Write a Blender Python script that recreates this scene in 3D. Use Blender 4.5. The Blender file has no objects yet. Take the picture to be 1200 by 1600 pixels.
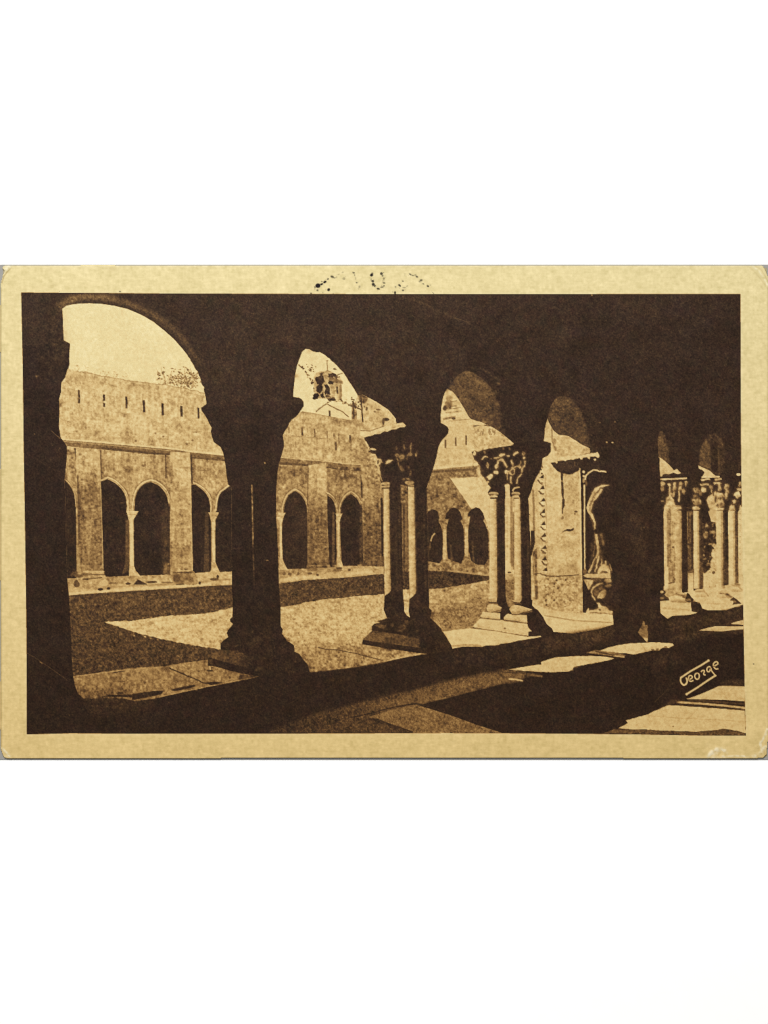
import bpy, math, random
import numpy as np

# ------------------------------------------------------------------ scene, camera, light
scene = bpy.context.scene
COL = scene.collection
S = 0.14 / 1200.0            # metres per unit of the layout grid: the card is 14 cm wide
THICK = 0.00038              # thickness of the card
SHEET = 0.00025              # thickness of the grey sheet under it
TOPZ = SHEET + THICK

def W(x, y): return ((x - 600) * S, (800 - y) * S)

cam_d = bpy.data.cameras.new('camera')
cam = bpy.data.objects.new('camera', cam_d)
COL.objects.link(cam)
cam_d.lens = 80; cam_d.sensor_width = 36; cam_d.clip_start = 0.01; cam_d.clip_end = 50
cam.location = (0, 0, TOPZ + 80 * (1600 * S) / 36)
scene.camera = cam

world = bpy.data.worlds.new('World'); scene.world = world; world.use_nodes = True
bg = world.node_tree.nodes['Background']
bg.inputs[0].default_value = (0.96, 0.98, 1.0, 1); bg.inputs[1].default_value = 0.25

ld = bpy.data.lights.new('copy_stand_lamp', 'AREA')
ld.shape = 'RECTANGLE'; ld.size = 0.34; ld.size_y = 0.2
ld.energy = 4.4; ld.color = (1.0, 0.985, 0.95)
lamp = bpy.data.objects.new('copy_stand_lamp', ld); COL.objects.link(lamp)
lamp.location = (-0.06, 0.27, 0.5)
from mathutils import Vector
lamp.rotation_euler = (Vector((0, 0.0, 0)) - lamp.location).to_track_quat('-Z', 'Y').to_euler()

scene.view_settings.view_transform = 'Standard'
scene.view_settings.look = 'None'
scene.view_settings.exposure = 0
scene.view_settings.gamma = 1
scene.render.engine = 'CYCLES'; scene.cycles.pixel_filter_type = 'BLACKMAN_HARRIS'; scene.cycles.filter_width = 1.0
scene.render.resolution_x = 768; scene.render.resolution_y = 1024

# ------------------------------------------------------------------ the print, rasterised on a grid of vertices
X0, Y0, X1, Y1 = 0, 412, 1200, 1188
NX, NY = X1 - X0 + 1, Y1 - Y0 + 1
rng = np.random.default_rng(7)
T = np.full((NY, NX), 0.13)                 # ink tone, 0 dark .. 1 bare paper
LAB = np.zeros((NY, NX), np.int32)
GX, GY = np.meshgrid(np.arange(X0, X1 + 1, dtype=float), np.arange(Y0, Y1 + 1, dtype=float))
CLIP = None

def vnoise(sx, sy=None):
    sy = sy or sx
    gw, gh = int(NX / sx) + 3, int(NY / sy) + 3
    g = rng.standard_normal((gh, gw))
    ox, oy = rng.random(2)
    fx = np.arange(NX) / sx + ox; fy = np.arange(NY) / sy + oy
    ix = fx.astype(int); iy = fy.astype(int)
    tx = fx - ix; ty = fy - iy
    tx = tx * tx * (3 - 2 * tx); ty = ty * ty * (3 - 2 * ty)
    a = g[iy][:, ix]; b = g[iy][:, ix + 1]; c = g[iy + 1][:, ix]; d = g[iy + 1][:, ix + 1]
    tx = tx[None, :]; ty = ty[:, None]
    r = (a * (1 - tx) + b * tx) * (1 - ty) + (c * (1 - tx) + d * tx) * ty
    return r / r.std()

N = {1: rng.standard_normal((NY, NX)), 2: vnoise(1.7), 3: vnoise(3), 5: vnoise(5), 9: vnoise(9), 16: vnoise(16), 34: vnoise(34),
     'v': vnoise(2.6, 26), 'vs': vnoise(2.2, 8), 'h': vnoise(12, 2.4), 'hs': vnoise(7, 2.0)}
TEX = {
    None: {},
    'ink': {2: .006, 5: .006, 16: .008, 34: .008},
    'sky': {3: .012, 9: .014, 34: .012},
    'stone': {2: .03, 3: .035, 5: .035, 9: .025, 16: .02},
    'rough': {2: .045, 3: .06, 5: .055, 9: .03},
    'wall': {2: .035, 3: .035, 5: .035, 'vs': .03, 9: .025, 16: .025, 'v': .025},
    'soft': {2: .015, 3: .02, 5: .02, 9: .02, 'h': .012},
    'pil': {2: .035, 3: .035, 5: .04, 'v': .03, 'hs': .02},
    'grass': {2: .042, 3: .05, 5: .04, 'h': .035, 9: .03},
    'dgrass': {1: .01, 2: .036, 3: .035, 5: .02, 'h': .015},
    'shaft': {2: .02, 3: .02, 5: .02, 'h': .02},
    'floor': {1: .01, 2: .035, 3: .02, 5: .015, 9: .02},
    'dark': {2: .018, 5: .012, 9: .012, 'v': .006},
    'soff': {2: .022, 3: .018, 5: .02, 9: .02},
}

def smooth_pts(pts, closed=True, n=6):
    P_ = [np.array(p, float) for p in pts]; m = len(P_); out = []
    rngi = range(m) if closed else range(m - 1)
    for i in rngi:
        if closed: p0, p1, p2, p3 = P_[i - 1], P_[i], P_[(i + 1) % m], P_[(i + 2) % m]
        else: p0, p1, p2, p3 = P_[max(i - 1, 0)], P_[i], P_[i + 1], P_[min(i + 2, m - 1)]
        for k in range(n):
            t = k / n
            out.append(0.5 * ((2 * p1) + (p2 - p0) * t + (2 * p0 - 5 * p1 + 4 * p2 - p3) * t * t + (3 * p1 - p0 - 3 * p2 + p3) * t ** 3))
    if not closed: out.append(P_[-1])
    return [tuple(p) for p in out]

SS = 4
def cover(pts):
    """antialiased coverage of a polygon: (slice, array)"""
    p = np.array(pts, float)
    x0 = max(int(math.floor(p[:, 0].min())) - 1, X0); x1 = min(int(math.ceil(p[:, 0].max())) + 1, X1)
    y0 = max(int(math.floor(p[:, 1].min())) - 1, Y0); y1 = min(int(math.ceil(p[:, 1].max())) + 1, Y1)
    if x1 < x0 or y1 < y0: return None
    w, h = x1 - x0 + 1, y1 - y0 + 1
    acc = np.zeros((h * SS, w * SS), np.float32)
    a = p; b = np.roll(p, -1, axis=0)
    for r in range(h * SS):
        y = y0 - 0.5 + (r + 0.5) / SS
        m = (a[:, 1] <= y) != (b[:, 1] <= y)
        if not m.any(): continue
        aa, bb = a[m], b[m]
        xs = np.sort(aa[:, 0] + (y - aa[:, 1]) * (bb[:, 0] - aa[:, 0]) / (bb[:, 1] - aa[:, 1]))
        ii = np.clip(np.round((xs - (x0 - 0.5)) * SS).astype(int), 0, w * SS)
        for k in range(0, len(ii) - 1, 2): acc[r, ii[k]:ii[k + 1]] = 1
    c = acc.reshape(h, SS, w, SS).mean(axis=(1, 3))
    return (slice(y0 - Y0, y1 - Y0 + 1), slice(x0 - X0, x1 - X0 + 1)), c

def blur(a, s):
    if s <= 0: return a
    r = max(1, int(3 * s)); k = np.exp(-0.5 * (np.arange(-r, r + 1) / s) ** 2); k /= k.sum()
    b = np.pad(a, ((r, r), (0, 0)), mode='edge'); b = sum(k[i] * b[i:i + a.shape[0]] for i in range(2 * r + 1))
    b = np.pad(b, ((0, 0), (r, r)), mode='edge'); return sum(k[i] * b[:, i:i + a.shape[1]] for i in range(2 * r + 1))

def jag(pts, amp=0.7, step=4, seed=1):
    R = random.Random(seed); out = []
    m = len(pts)
    for i in range(m):
        a, b = pts[i], pts[(i + 1) % m]; d = math.dist(a, b); n = max(1, int(d / step))
        out.append(a)
        for k in range(1, n):
            t = k / n; out.append((a[0] + (b[0] - a[0]) * t + R.uniform(-amp, amp), a[1] + (b[1] - a[1]) * t + R.uniform(-amp, amp)))
    return out

def P(lab, pts, tone, tex=None, sm=False, soft=0, alpha=1.0, j=0, grad=None):
    """paint a polygon: label id (None keeps what is there), tone or (tone_a, tone_b) with grad=((xa,ya),(xb,yb))"""
    soft = soft * .72 if soft < 1.6 else soft
    if sm: pts = smooth_pts(pts)
    if j: pts = jag(pts, j, 3.5, seed=len(pts) + int(pts[0][0]))
    if soft:
        xs = [q[0] for q in pts]; ys = [q[1] for q in pts]
    r = cover(pts)
    if r is None: return
    (sy, sx), c = r
    if soft:
        pad = int(3 * soft) + 1
        ya, yb = max(sy.start - pad, 0), min(sy.stop + pad, NY); xa, xb = max(sx.start - pad, 0), min(sx.stop + pad, NX)
        big = np.zeros((yb - ya, xb - xa), np.float32)
        big[sy.start - ya:sy.stop - ya, sx.start - xa:sx.stop - xa] = c
        c = blur(big, soft); sy, sx = slice(ya, yb), slice(xa, xb)
    c = c * alpha
    if CLIP is not None: c = c * CLIP[sy, sx]
    if grad:
        (xa, ya), (xb, yb) = grad; dx, dy = xb - xa, yb - ya
        t = np.clip(((GX[sy, sx] - xa) * dx + (GY[sy, sx] - ya) * dy) / (dx * dx + dy * dy), 0, 1)
        v = tone[0] + (tone[1] - tone[0]) * t
    else: v = np.full(c.shape, float(tone))
    for k, a in TEX[tex].items(): v = v + a * .7 * N[k][sy, sx]
    T[sy, sx] = T[sy, sx] * (1 - c) + v * c
    if lab is not None:
        m = c > 0.5
        LAB[sy, sx][m] = lab

def line(lab, pts, w, tone, tex=None, soft=0, alpha=1.0, w2=None, sm=False):
    if sm: pts = smooth_pts(pts, closed=False)
    q = np.array(pts, float); n = len(q)
    tg = np.gradient(q, axis=0); tg /= np.maximum(np.linalg.norm(tg, axis=1)[:, None], 1e-9)
    nr = np.stack([-tg[:, 1], tg[:, 0]], 1)
    ww = np.linspace(w, w if w2 is None else w2, n)[:, None] / 2
    P(lab, [tuple(p) for p in np.vstack([q + nr * ww, (q - nr * ww)[::-1]])], tone, tex, soft=soft, alpha=alpha)

def E(lab, cx, cy, rx, ry, tone, rot=0, tex=None, soft=0, alpha=1.0):
    c, s = math.cos(rot), math.sin(rot)
    P(lab, [(cx + rx * math.cos(a) * c - ry * math.sin(a) * s, cy + rx * math.cos(a) * s + ry * math.sin(a) * c)
            for a in np.linspace(0, 2 * math.pi, 20, endpoint=False)], tone, tex, soft=soft, alpha=alpha)

def within(poly, base=None):
    m = clip_of(poly)
    return m if base is None else m * base

def tufts(x0, x1, y0, y1, n, tones, w=(.7, 1.4), ln=(2, 6), up=.9, alpha=.5, seed=1, lab=None):
    Q = random.Random(seed)
    for k in range(n):
        a, b = Q.uniform(x0, x1), Q.uniform(y0, y1); d = (b - y0) / max(1, y1 - y0) * .6 + .7
        th = Q.gauss(-1.57, up); L_ = Q.uniform(*ln) * d; q = Q.uniform(-.5, .5)
        p1 = (a + L_ * .5 * math.cos(th), b + L_ * .5 * math.sin(th) * .7); p2 = (a + L_ * math.cos(th + q), b + L_ * math.sin(th + q) * .7)
        line(lab, [(a, b), p1, p2], Q.uniform(*w), Q.choice(tones), alpha=alpha)

def courses(x0, x1, ytop, ybot, h, wmin, wmax, base, var=.05, joint=.10, alpha=.5, seed=3, skip=.25):
    """faint blocks and joints in a printed wall; ytop(x), ybot(x) give its upper and lower line"""
    Q = random.Random(seed); rows = max(1, int((ybot(x0) - ytop(x0)) / h)); 
    for r in range(rows):
        x = x0 - Q.uniform(0, wmax)
        while x < x1:
            w_ = Q.uniform(wmin, wmax); xe = x + w_
            f0, f1 = r / rows, (r + 1) / rows
            ya = ytop(x) + (ybot(x) - ytop(x)) * f0; yb = ytop(xe) + (ybot(xe) - ytop(xe)) * f0
            yc = ytop(xe) + (ybot(xe) - ytop(xe)) * f1; yd = ytop(x) + (ybot(x) - ytop(x)) * f1
            if Q.random() > skip:
                P(None, [(x + .4, ya + .4), (xe - .4, yb + .4), (xe - .4, yc - .4), (x + .4, yd - .4)], base + Q.gauss(0, var), 'stone', soft=.8, alpha=alpha * .8)
                if Q.random() < .6: line(None, [(x + 1, ya), (xe - 1, yb)], .9, base - joint, soft=.4, alpha=alpha)
                if Q.random() < .4: line(None, [(x, ya + .5), (x, yd - .5)], .9, base - joint, soft=.4, alpha=alpha)
            x = xe

def streaks(x0, x1, y0, y1, n, tones, seed=5, ln=(6, 22), w=(1, 3), alpha=.35):
    Q = random.Random(seed)
    for k in range(n):
        a, b = Q.uniform(x0, x1), Q.uniform(y0, y1); L_ = Q.uniform(*ln)
        line(None, [(a, b), (a + Q.uniform(-.8, .8), b + L_ / 2), (a + Q.uniform(-1, 1), b + L_)], Q.uniform(*w), Q.choice(tones), 'soft', soft=Q.uniform(.5, 1.1), alpha=alpha, w2=.6)

def clip_of(pts, sm=False):
    if sm: pts = smooth_pts(pts)
    m = np.zeros((NY, NX), np.float32); r = cover(pts); m[r[0]] = r[1]; return m

def blob(lab, cx, cy, rx, ry, t, rot=0, seed=1, alpha=1.0, soft=.25, tex='soft', rough=.35):
    Q = random.Random(int(cx * 13 + cy * 7 + seed)); n = 13; c, s_ = math.cos(rot), math.sin(rot); pts = []
    for k in range(n):
        a = 2 * math.pi * k / n; f = 1 + Q.uniform(-rough, rough)
        x, y = rx * f * math.cos(a), ry * f * math.sin(a); pts.append((cx + x * c - y * s_, cy + x * s_ + y * c))
    P(lab, pts, t, tex, soft=soft, alpha=alpha)

LABELS = []     # (name, label, parent key)
def L(name, label=None, parent='picture'):
    LABELS.append((name, label, parent)); return len(LABELS) - 1

PAPER = L('card_stock', 'cream paper stock with worn edges, creased corners and a wide plain border', None)
PICT = L('printed_picture', 'brown sepia photographic print of a sunlit cloister seen from its dark gallery', None)
MARK = L('postmark', 'broken arc of black postmark ink with scattered letters on the top border', None)
MASK_PRINT = None
# ---- outline of the print on the card
EDGE = [(33, 457), (300, 458.7), (620, 459.6), (900, 459.4), (1157, 459.2), (1157.4, 600), (1158, 720), (1159.3, 800), (1160.6, 900),
        (1162.2, 1000), (1163.6, 1080), (1165.5, 1149.6), (1100, 1149.3), (1000, 1147.6), (840, 1146), (700, 1145.6), (450, 1146.2), (200, 1146.4),
        (110, 1145.8), (41.8, 1147.6), (41.6, 1060), (41, 960), (39.3, 840), (37, 700), (35.4, 570), (34, 500)]
LAB[:] = PAPER
P(PICT, EDGE, (0.165, 0.10), 'ink', grad=((600, 470), (560, 1100)))
LAB_EDGE = cover(EDGE)

# ---- dark foreground pieces, each with its own id
vault = L('vault', 'dark underside and wall of the gallery vault above the arches')
P(vault, [(34, 457), (1157, 459), (1158, 700), (1030, 700), (960, 715), (860, 690), (700, 665), (560, 640), (460, 632), (315, 636), (110, 560), (36, 560)], (.17, .135), 'ink', grad=((600, 470), (700, 700)))
pier1 = L('pier', 'dark square pier filling the left edge of the print')
P(pier1, [(35.5, 540), (109, 537), (109, 570), (92, 640), (105, 700), (101, 750), (105, 904), (112, 1035), (122, 1084), (130, 1092), (41.8, 1092), (40, 900)], (.115, .10), 'ink', grad=((60, 540), (60, 1090)))
pier2 = L('pier', 'heavy dark pier with stepped base left of the twin columns')
P(pier2, [(314, 636), (474, 630), (444, 697), (430, 760), (438, 979), (460, 1009), (482, 1048), (405, 1057), (345, 1040), (345, 1006), (364, 975), (362, 760), (346, 700)], (.13, .10), 'ink', grad=((400, 640), (400, 1060)))
pair3 = L('twin_columns', 'shaded twin columns with leaf capital on a stepped plinth, nearest pair')
P(pair3, [(564, 683), (634, 662), (690, 655), (702, 667), (684, 700), (666, 765), (670, 930), (708, 1016), (667, 1022), (566, 1008), (566, 1000), (600, 940), (597, 760), (575, 700)], (.14, .105), 'ink', grad=((640, 660), (640, 1020)))
pair4 = L('twin_columns', 'twin columns with carved figure capital on pale plinth, in the middle of the print')
P(pair4, [(737, 706), (802, 692), (860, 692), (860, 706), (844, 737), (826, 780), (830, 940), (864, 988), (820, 994), (737, 980), (762, 940), (765, 780), (745, 722)], .12, 'ink')
pier5 = L('pier', 'massive dark pier with a draped statue on its sunlit corner')
P(pier5, [(905, 714), (1030, 700), (1037, 800), (1031, 960), (1030, 968), (957, 976), (912, 958)], .12, 'ink')
parapet = L('parapet', 'shaded front of the low parapet running under all the columns')
P(parapet, [(125, 1089), (240, 1092), (380, 1062), (480, 1050), (600, 1036), (700, 1015), (845, 995), (956, 976), (1045, 968), (1161, 944), (1161, 966), (1100, 980), (1000, 1000), (860, 1030), (790, 1046), (700, 1062), (600, 1085), (500, 1110), (410, 1138), (200, 1146), (60, 1146), (60, 1092)], (.105, .12), 'ink', grad=((200, 1100), (1000, 1000)))
floor = L('gallery_floor', 'shadowed stone floor of the gallery')
P(floor, [(660, 1101), (790, 1070), (850, 1052), (900, 1045), (960, 1030), (1055, 1012), (1100, 992), (1162, 984), (1163.5, 1072), (1120, 1073), (1070, 1094), (978, 1126), (960, 1144), (700, 1145), (600, 1145)], (.10, .095), 'ink', grad=((700, 1100), (1100, 1060)))

# ------------------------------------------------------------------ opening A : courtyard through the left arch
def clip_of(pts, sm=False):
    if sm: pts = smooth_pts(pts)
    m = np.zeros((NY, NX), np.float32); r = cover(pts); m[r[0]] = r[1]; return m
OA = [(97.5, 482), (103, 478), (112, 476), (125, 474.3), (140, 473.8), (160, 475), (180, 478), (200, 483), (220, 491.5), (240, 503), (258, 517.5), (275, 533), (290, 551), (303, 571), (312, 589), (318, 606), (321, 620),
      (322.5, 631), (314, 637), (315, 642), (319, 647), (324, 655), (327, 662), (330.5, 668), (329.5, 674), (330.5, 681), (334, 691), (340, 695), (345, 699), (348.5, 707), (349.5, 713), (351.5, 722), (354, 742), (356.5, 757), (362, 762),
      (362.5, 892), (362.5, 920), (363.7, 940), (363, 964), (359.3, 967), (359.5, 971), (364, 975), (361, 980), (356, 984.5), (354.5, 989.5), (357.5, 995), (350, 1000), (345, 1005.5), (344.5, 1013), (349, 1015),
      (326, 1032), (324, 1045), (115, 1062), (112.5, 1035), (110.5, 980), (108, 935), (105, 904), (101, 750), (103, 730), (104.5, 712), (105, 698), (100, 690), (95, 684), (92, 667), (93, 645), (92.3, 624), (96, 612), (96, 598), (102, 590), (105, 579), (109, 570), (108, 560), (109.5, 537), (99.5, 532)]
CLIP = clip_of(OA)
sky = L('sky', 'pale empty sky above the far courtyard wall')
P(sky, [(90, 470), (325, 470), (325, 640), (90, 640)], (.985, .955), 'sky', grad=((120, 480), (260, 600)))
tree = L('tree', 'thin faded tree top rising behind the courtyard wall')
R = random.Random(4)
for k in range(250):       # foliage of the faded tree
    a = R.gauss(287, 13); b = R.gauss(594, 8)
    if b > 600 + (a - 260) * .2: b = 600 - R.random() * 12
    if k < 26: a = R.uniform(245, 268); b = R.uniform(580, 602)
    if a > 318: continue
    line(tree if 262 < a < 312 and b > 580 else None, [(a - R.uniform(.5, 2.2), b + R.uniform(-1.6, 1.6)), (a, b), (a + R.uniform(.5, 2.2), b + R.uniform(-1.6, 1.6))], R.uniform(1.0, 2.2), R.uniform(.30, .56), alpha=.95)
for k in range(60):
    a = R.gauss(283, 13); b = R.gauss(597, 7); E(None, a, b, R.uniform(.6, 1.6), .8, R.uniform(.86, .95), rot=R.uniform(-1, 1), alpha=.8)
for k in range(12):
    a = R.uniform(250, 308); line(None, [(a, 606), (a + R.uniform(-3, 3), 596), (a + R.uniform(-8, 8), R.uniform(568, 588))], 1.0, .55, alpha=.8)
for k in range(46):
    a = R.uniform(112, 200); E(None, a, 573 + (a - 112) * .17 + R.gauss(0, 3.2), R.uniform(.6, 1.8), .8, R.uniform(.55, .75), rot=R.uniform(-1, 1), alpha=.8)
wallA = L('courtyard_wall', 'sunlit weathered upper wall with narrow slits across the courtyard')
P(wallA, [(90, 573), (105, 576), (125, 580), (160, 587), (205, 595), (255, 601), (292, 607), (320, 614), (330, 616), (360, 720), (90, 700)], (.745, .735), 'wall', grad=((200, 590), (220, 700)), j=.5)
line(None, [(120, 579.5), (160, 587.3), (205, 595.3), (255, 601.4), (292, 607.6), (322, 615)], 1.5, .5, alpha=.7)
P(None, [(104, 583), (160, 592), (230, 602), (320, 618), (320, 632), (230, 612), (160, 602), (100, 598)], .62, 'stone', soft=2, alpha=.45)
for k in range(26):         # old stains
    E(None, R.uniform(98, 345), R.uniform(625, 690), R.uniform(2, 8), R.uniform(2, 7), R.uniform(.52, .66), soft=1.2, tex='stone', alpha=.5)
for k in range(20):
    E(None, R.uniform(96, 335), R.uniform(600, 690), R.uniform(2, 6), R.uniform(2, 5), R.uniform(.8, .86), soft=1.0, alpha=.4)
for (a, b, c, d) in [(188, 672, 206, 689), (120, 682, 214, 692), (100, 676, 150, 682)]:
    P(None, [(a, b), (c, b + 1), (c, d), (a, d)], .58, 'stone', soft=1.2, alpha=.5)
for (a, b) in [(301, 688), (243, 677), (255, 682), (292, 693), (307, 675), (212, 689), (134, 668), (240, 665)]: E(None, a, b, 1.9, 1.7, .33, soft=.4)
line(None, [(302, 675), (315, 674.5)], 2, .42, soft=.5)
courses(96, 348, lambda x: 582 + (x - 105) * .175, lambda x: 684 + (x - 92) * .092, 8.5, 9, 20, .73, .05, .14, .5, seed=3)
streaks(98, 345, 615, 668, 60, [.55, .58, .82, .84, .62], seed=8, ln=(8, 30), w=(1.5, 4.5), alpha=.3)
for (a, b, c, d, t) in [(205, 640, 246, 686, .80), (165, 655, 190, 684, .80), (232, 628, 262, 660, .78), (96, 640, 110, 684, .80), (272, 655, 286, 692, .64), (110, 645, 135, 672, .62), (188, 672, 206, 689, .54), (290, 640, 325, 680, .74)]:
    P(None, [(a, b), (c, b + 2), (c + 2, d), (a + 1, d - 2)], t, 'stone', soft=3, alpha=.45, j=1.2)
for (a, y0, y1, w) in [(123.5, 609, 630, 3), (162.5, 616, 636, 3.4), (197.3, 620, 638, 3), (224.8, 625, 644, 3.6), (254, 630, 649, 3.6), (283.5, 634, 651, 3.6), (310, 637, 654, 3)]:
    s_ = L('wall_slit')
    P(s_, [(a - w / 2, y0), (a + w / 2, y0 + .5), (a + w / 2 + .3, y1), (a - w / 2 + .3, y1)], .20, 'soft', soft=.35)
E(None, 163, 628, 1.8, 2, .75); E(None, 123.5, 622, 1.2, 1.2, .5)
cornA = L('cornice', 'thin projecting stone cornice casting a shadow along the far gallery')
P(cornA, [(92, 684), (155, 689.5), (230, 696), (272, 700), (297, 704), (352, 709.5), (354, 722), (297, 715), (272, 711.5), (230, 709.5), (155, 702), (90, 696)], .43, 'soft')
line(cornA, [(92, 685.5), (155, 690.5), (230, 697.4), (272, 701), (297, 705), (352, 710.5)], 3.0, .82, 'soft')
line(None, [(96, 689.5), (155, 694), (230, 701), (268, 704.5)], 1.2, .62)
line(None, [(156, 699.5), (230, 707.5), (264, 710)], 3.2, .31, soft=.7)
line(None, [(300, 716), (350, 719)], 4, .36, soft=.8)
lowA = L('gallery_wall', 'rough plastered wall above the pointed arches of the far gallery')
P(lowA, [(90, 697), (155, 703), (230, 710.5), (272, 713), (297, 716), (354, 721), (370, 770), (370, 905), (90, 905)], (.66, .60), 'wall', grad=((200, 705), (210, 800)))
for (a, b, rx, ry, t) in [(199, 733, 8, 5, .40), (150, 742, 5, 8, .5), (224, 727, 3, 2, .4), (105, 706, 6, 4, .3), (112, 726, 5, 14, .5), (240, 735, 6, 8, .52), (230, 748, 5, 4, .64), (325, 735, 5, 4, .6), (346, 724, 2.5, 2.5, .3), (315, 735, 7, 1, .4), (180, 740, 8, 4, .62), (210, 745, 5, 5, .66)]:
    E(None, a, b, rx, ry, t, soft=1.1, tex='stone', alpha=.75)
courses(124, 355, lambda x: 706 + (x - 124) * .07, lambda x: 770 + (x - 124) * .04, 9, 8, 18, .65, .05, .14, .45, seed=9)
streaks(125, 352, 708, 745, 40, [.45, .48, .70, .72], seed=12, ln=(5, 14), w=(1.2, 3.5), alpha=.35)
line(None, [(258.7, 711), (259.5, 746)], 2.2, .26, soft=.4)
line(None, [(117, 700), (119, 715), (121, 729)], 2.4, .26, soft=.5)

def arch(poly, mould, w=2.8, mt=.78, dark=.13, name='pointed_arch_opening', lab=None, tex='dark'):
    a_ = L('dark_archway', lab); m_ = L('arch_moulding')
    line(None, [(x + (1.6 if i > len(mould) / 2 else -.6), y - 2.2) for i, (x, y) in enumerate(mould)], 2.2, .42, soft=.6, sm=True, alpha=.7)
    k = min(range(len(mould)), key=lambda i: mould[i][1]); kp = min(range(len(poly)), key=lambda i: poly[i][1])
    if 0 < k < len(mould) - 1:
        mould = list(mould); mould[k] = (mould[k][0], mould[k][1] - 1.5); poly = list(poly); poly[kp] = (mould[k][0], poly[kp][1] - 1.3)
    P(a_, poly, dark, tex)
    P(None, [(x, y) for x, y in poly[-3:]] + [(poly[0][0] + 4, poly[0][1])], dark + .03, tex, soft=2, alpha=.4) if 0 else None
    for part in ([mould[:k + 1], mould[k:]] if 0 < k < len(mould) - 1 else [mould]): line(m_, part, w, mt, 'soft', sm=True)
    line(None, [(x + .9, y + 1.9) for x, y in mould], 1.1, .33, 'soff', soft=.5, alpha=.55)
arch([(98, 745), (104, 750), (110, 759), (115, 769), (117, 778), (118.5, 790), (120, 904), (98, 904)], [(99, 746), (104.5, 752), (110, 758.5), (115.5, 768), (117.8, 778), (119, 792)], 2.2, .66)
arch([(155, 752), (161, 751.5), (167.5, 750), (173, 751), (180, 755), (186, 760), (190, 765), (194, 771), (196.5, 777), (198, 790), (197.5, 800), (201, 806), (202, 815), (201.5, 901), (158, 903)],
     [(157, 750.8), (162, 749), (167.5, 747.3), (173, 747.8), (179, 750.5), (187.5, 758), (194, 766), (198.5, 775), (200.3, 785), (200.8, 798)])
arch([(209.5, 806), (211, 780), (213.5, 771), (217, 764), (223, 757.5), (229, 755.2), (235, 754.6), (242, 756), (248, 759), (253, 763.5), (258, 770), (261, 777), (262.8, 787), (264, 830), (265, 898), (208, 900)],
     [(207.3, 798), (208.3, 784), (210.5, 772), (215, 762.5), (222, 755.5), (229, 752.2), (236, 751.2), (244, 752.7), (252, 758), (259, 766), (263.5, 776), (265.2, 788)])
P(None, [(252, 800), (262, 785), (267, 790), (267, 898), (253, 898)], .23, 'dark', soft=2)
P(None, [(256, 880), (266, 880), (266, 897), (255, 897)], .42, 'stone', soft=1)
E(None, 190, 785.5, 3, .8, .36, soft=.4)
P(None, [(196, 812), (202, 812), (202, 892), (190, 898), (196, 880)], .33, 'dark', soft=.8)
arch([(299, 757), (305, 757.5), (310, 760.5), (316, 765), (321.5, 771), (326, 779), (328, 789), (328.5, 803), (330, 812), (330, 893), (299, 896)],
     [(299, 753.5), (305, 755.3), (311, 758.5), (317, 762.8), (323, 769), (327.6, 776.5), (329.8, 786), (330, 800)])
arch([(337, 812), (338.8, 789), (340, 778), (343.5, 771), (349, 766), (356, 761), (364, 757), (364, 893), (336, 895)],
     [(337.7, 798), (338.7, 786), (340.6, 775.5), (344.6, 768.5), (351, 763.5), (357.5, 758.5)])
P(None, [(321, 800), (326, 800), (327, 892), (318, 892)], .27, 'dark', soft=.9)

def far_column(x0, x1, yc, yb, bx0, bx1, ybb, capx0, capx1, t=.84, lab=None):
    c = L('far_column', lab)
    P(c, [(capx0, yc), (capx1, yc), (capx1 - 2.5, yc + 5), (x1 + 1.5, yc + 12), (x1, yc + 16), (x0, yc + 16), (x0 - 1.5, yc + 12), (capx0 + 2, yc + 5)], t - .08, 'stone')
    P(c, [(x0, yc + 15), (x1, yc + 15), (x1 + 1.5, yb), (x0 + .5, yb)], t, 'shaft')
    P(c, [(x0 + .3, yb - 1), (x1 + 1.5, yb - 1), (x1 + 4, yb + (ybb - yb) * .35), (bx1, ybb), (bx0, ybb + 1), (x0, yb + (ybb - yb) * .5)], t - .1, 'stone')
    line(None, [(x0 + .6, yc + 14), (x0 + 1, yb)], 1.3, .5, alpha=.6)
    line(None, [(capx0, yc + 5.5), (capx1 - 2, yc + 5.5)], 1, t - .3, alpha=.6)
far_column(202, 208, 798.5, 885, 201, 221, 902, 197, 216.5)
far_column(330.3, 335, 800.5, 878, 328, 344, 895, 325.5, 342.5, .78)

def pilaster(pts, t0, t1, y0, y1, edge=None, lab=None, ysplit=None):
    p = L('pilaster', lab)
    P(p, pts, (t0, t1), 'pil', grad=((0, y0), (0, y1)))
    return p
P(None, [(155, 702), (162, 704), (164, 748), (158, 750)], .46, 'rough', soft=1.5, alpha=.7)
P(None, [(297, 709), (304, 712), (306, 752), (300, 754)], .46, 'rough', soft=1.4, alpha=.7)
P(None, [(250, 712), (266, 713), (266, 770), (258, 760)], .50, 'rough', soft=1.8, alpha=.55)
P(None, [(108, 706), (119, 706), (119, 770), (112, 758)], .48, 'rough', soft=1.8, alpha=.6)
pl1 = pilaster([(118.5, 699), (155.5, 702), (157, 740), (158.7, 800), (160.5, 850), (161.8, 893), (124, 899), (122, 850), (120.5, 780), (119, 740)], .70, .47, 735, 768, lab='broad sunlit pilaster, nearest on the far gallery')
for (a, b, rx, ry, t) in [(125, 710, 3, 2, .42), (131, 722, 2, 11, .5), (143, 723, 9, .8, .5), (141, 712, 8, 7, .74), (142, 745, 9, 8, .46), (145, 765, 7, 12, .42), (135, 790, 8, 6, .52), (150, 800, 6, 9, .46), (148, 770, 7, 1, .62), (138, 835, 5, 30, .57), (130, 880, 4, 14, .58), (150, 860, 6, 10, .44), (150, 884, 8, 4, .36), (127, 850, 2, 34, .38)]:
    E(None, a, b, rx, ry, t, soft=1.1, tex='stone', alpha=.7)
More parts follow.
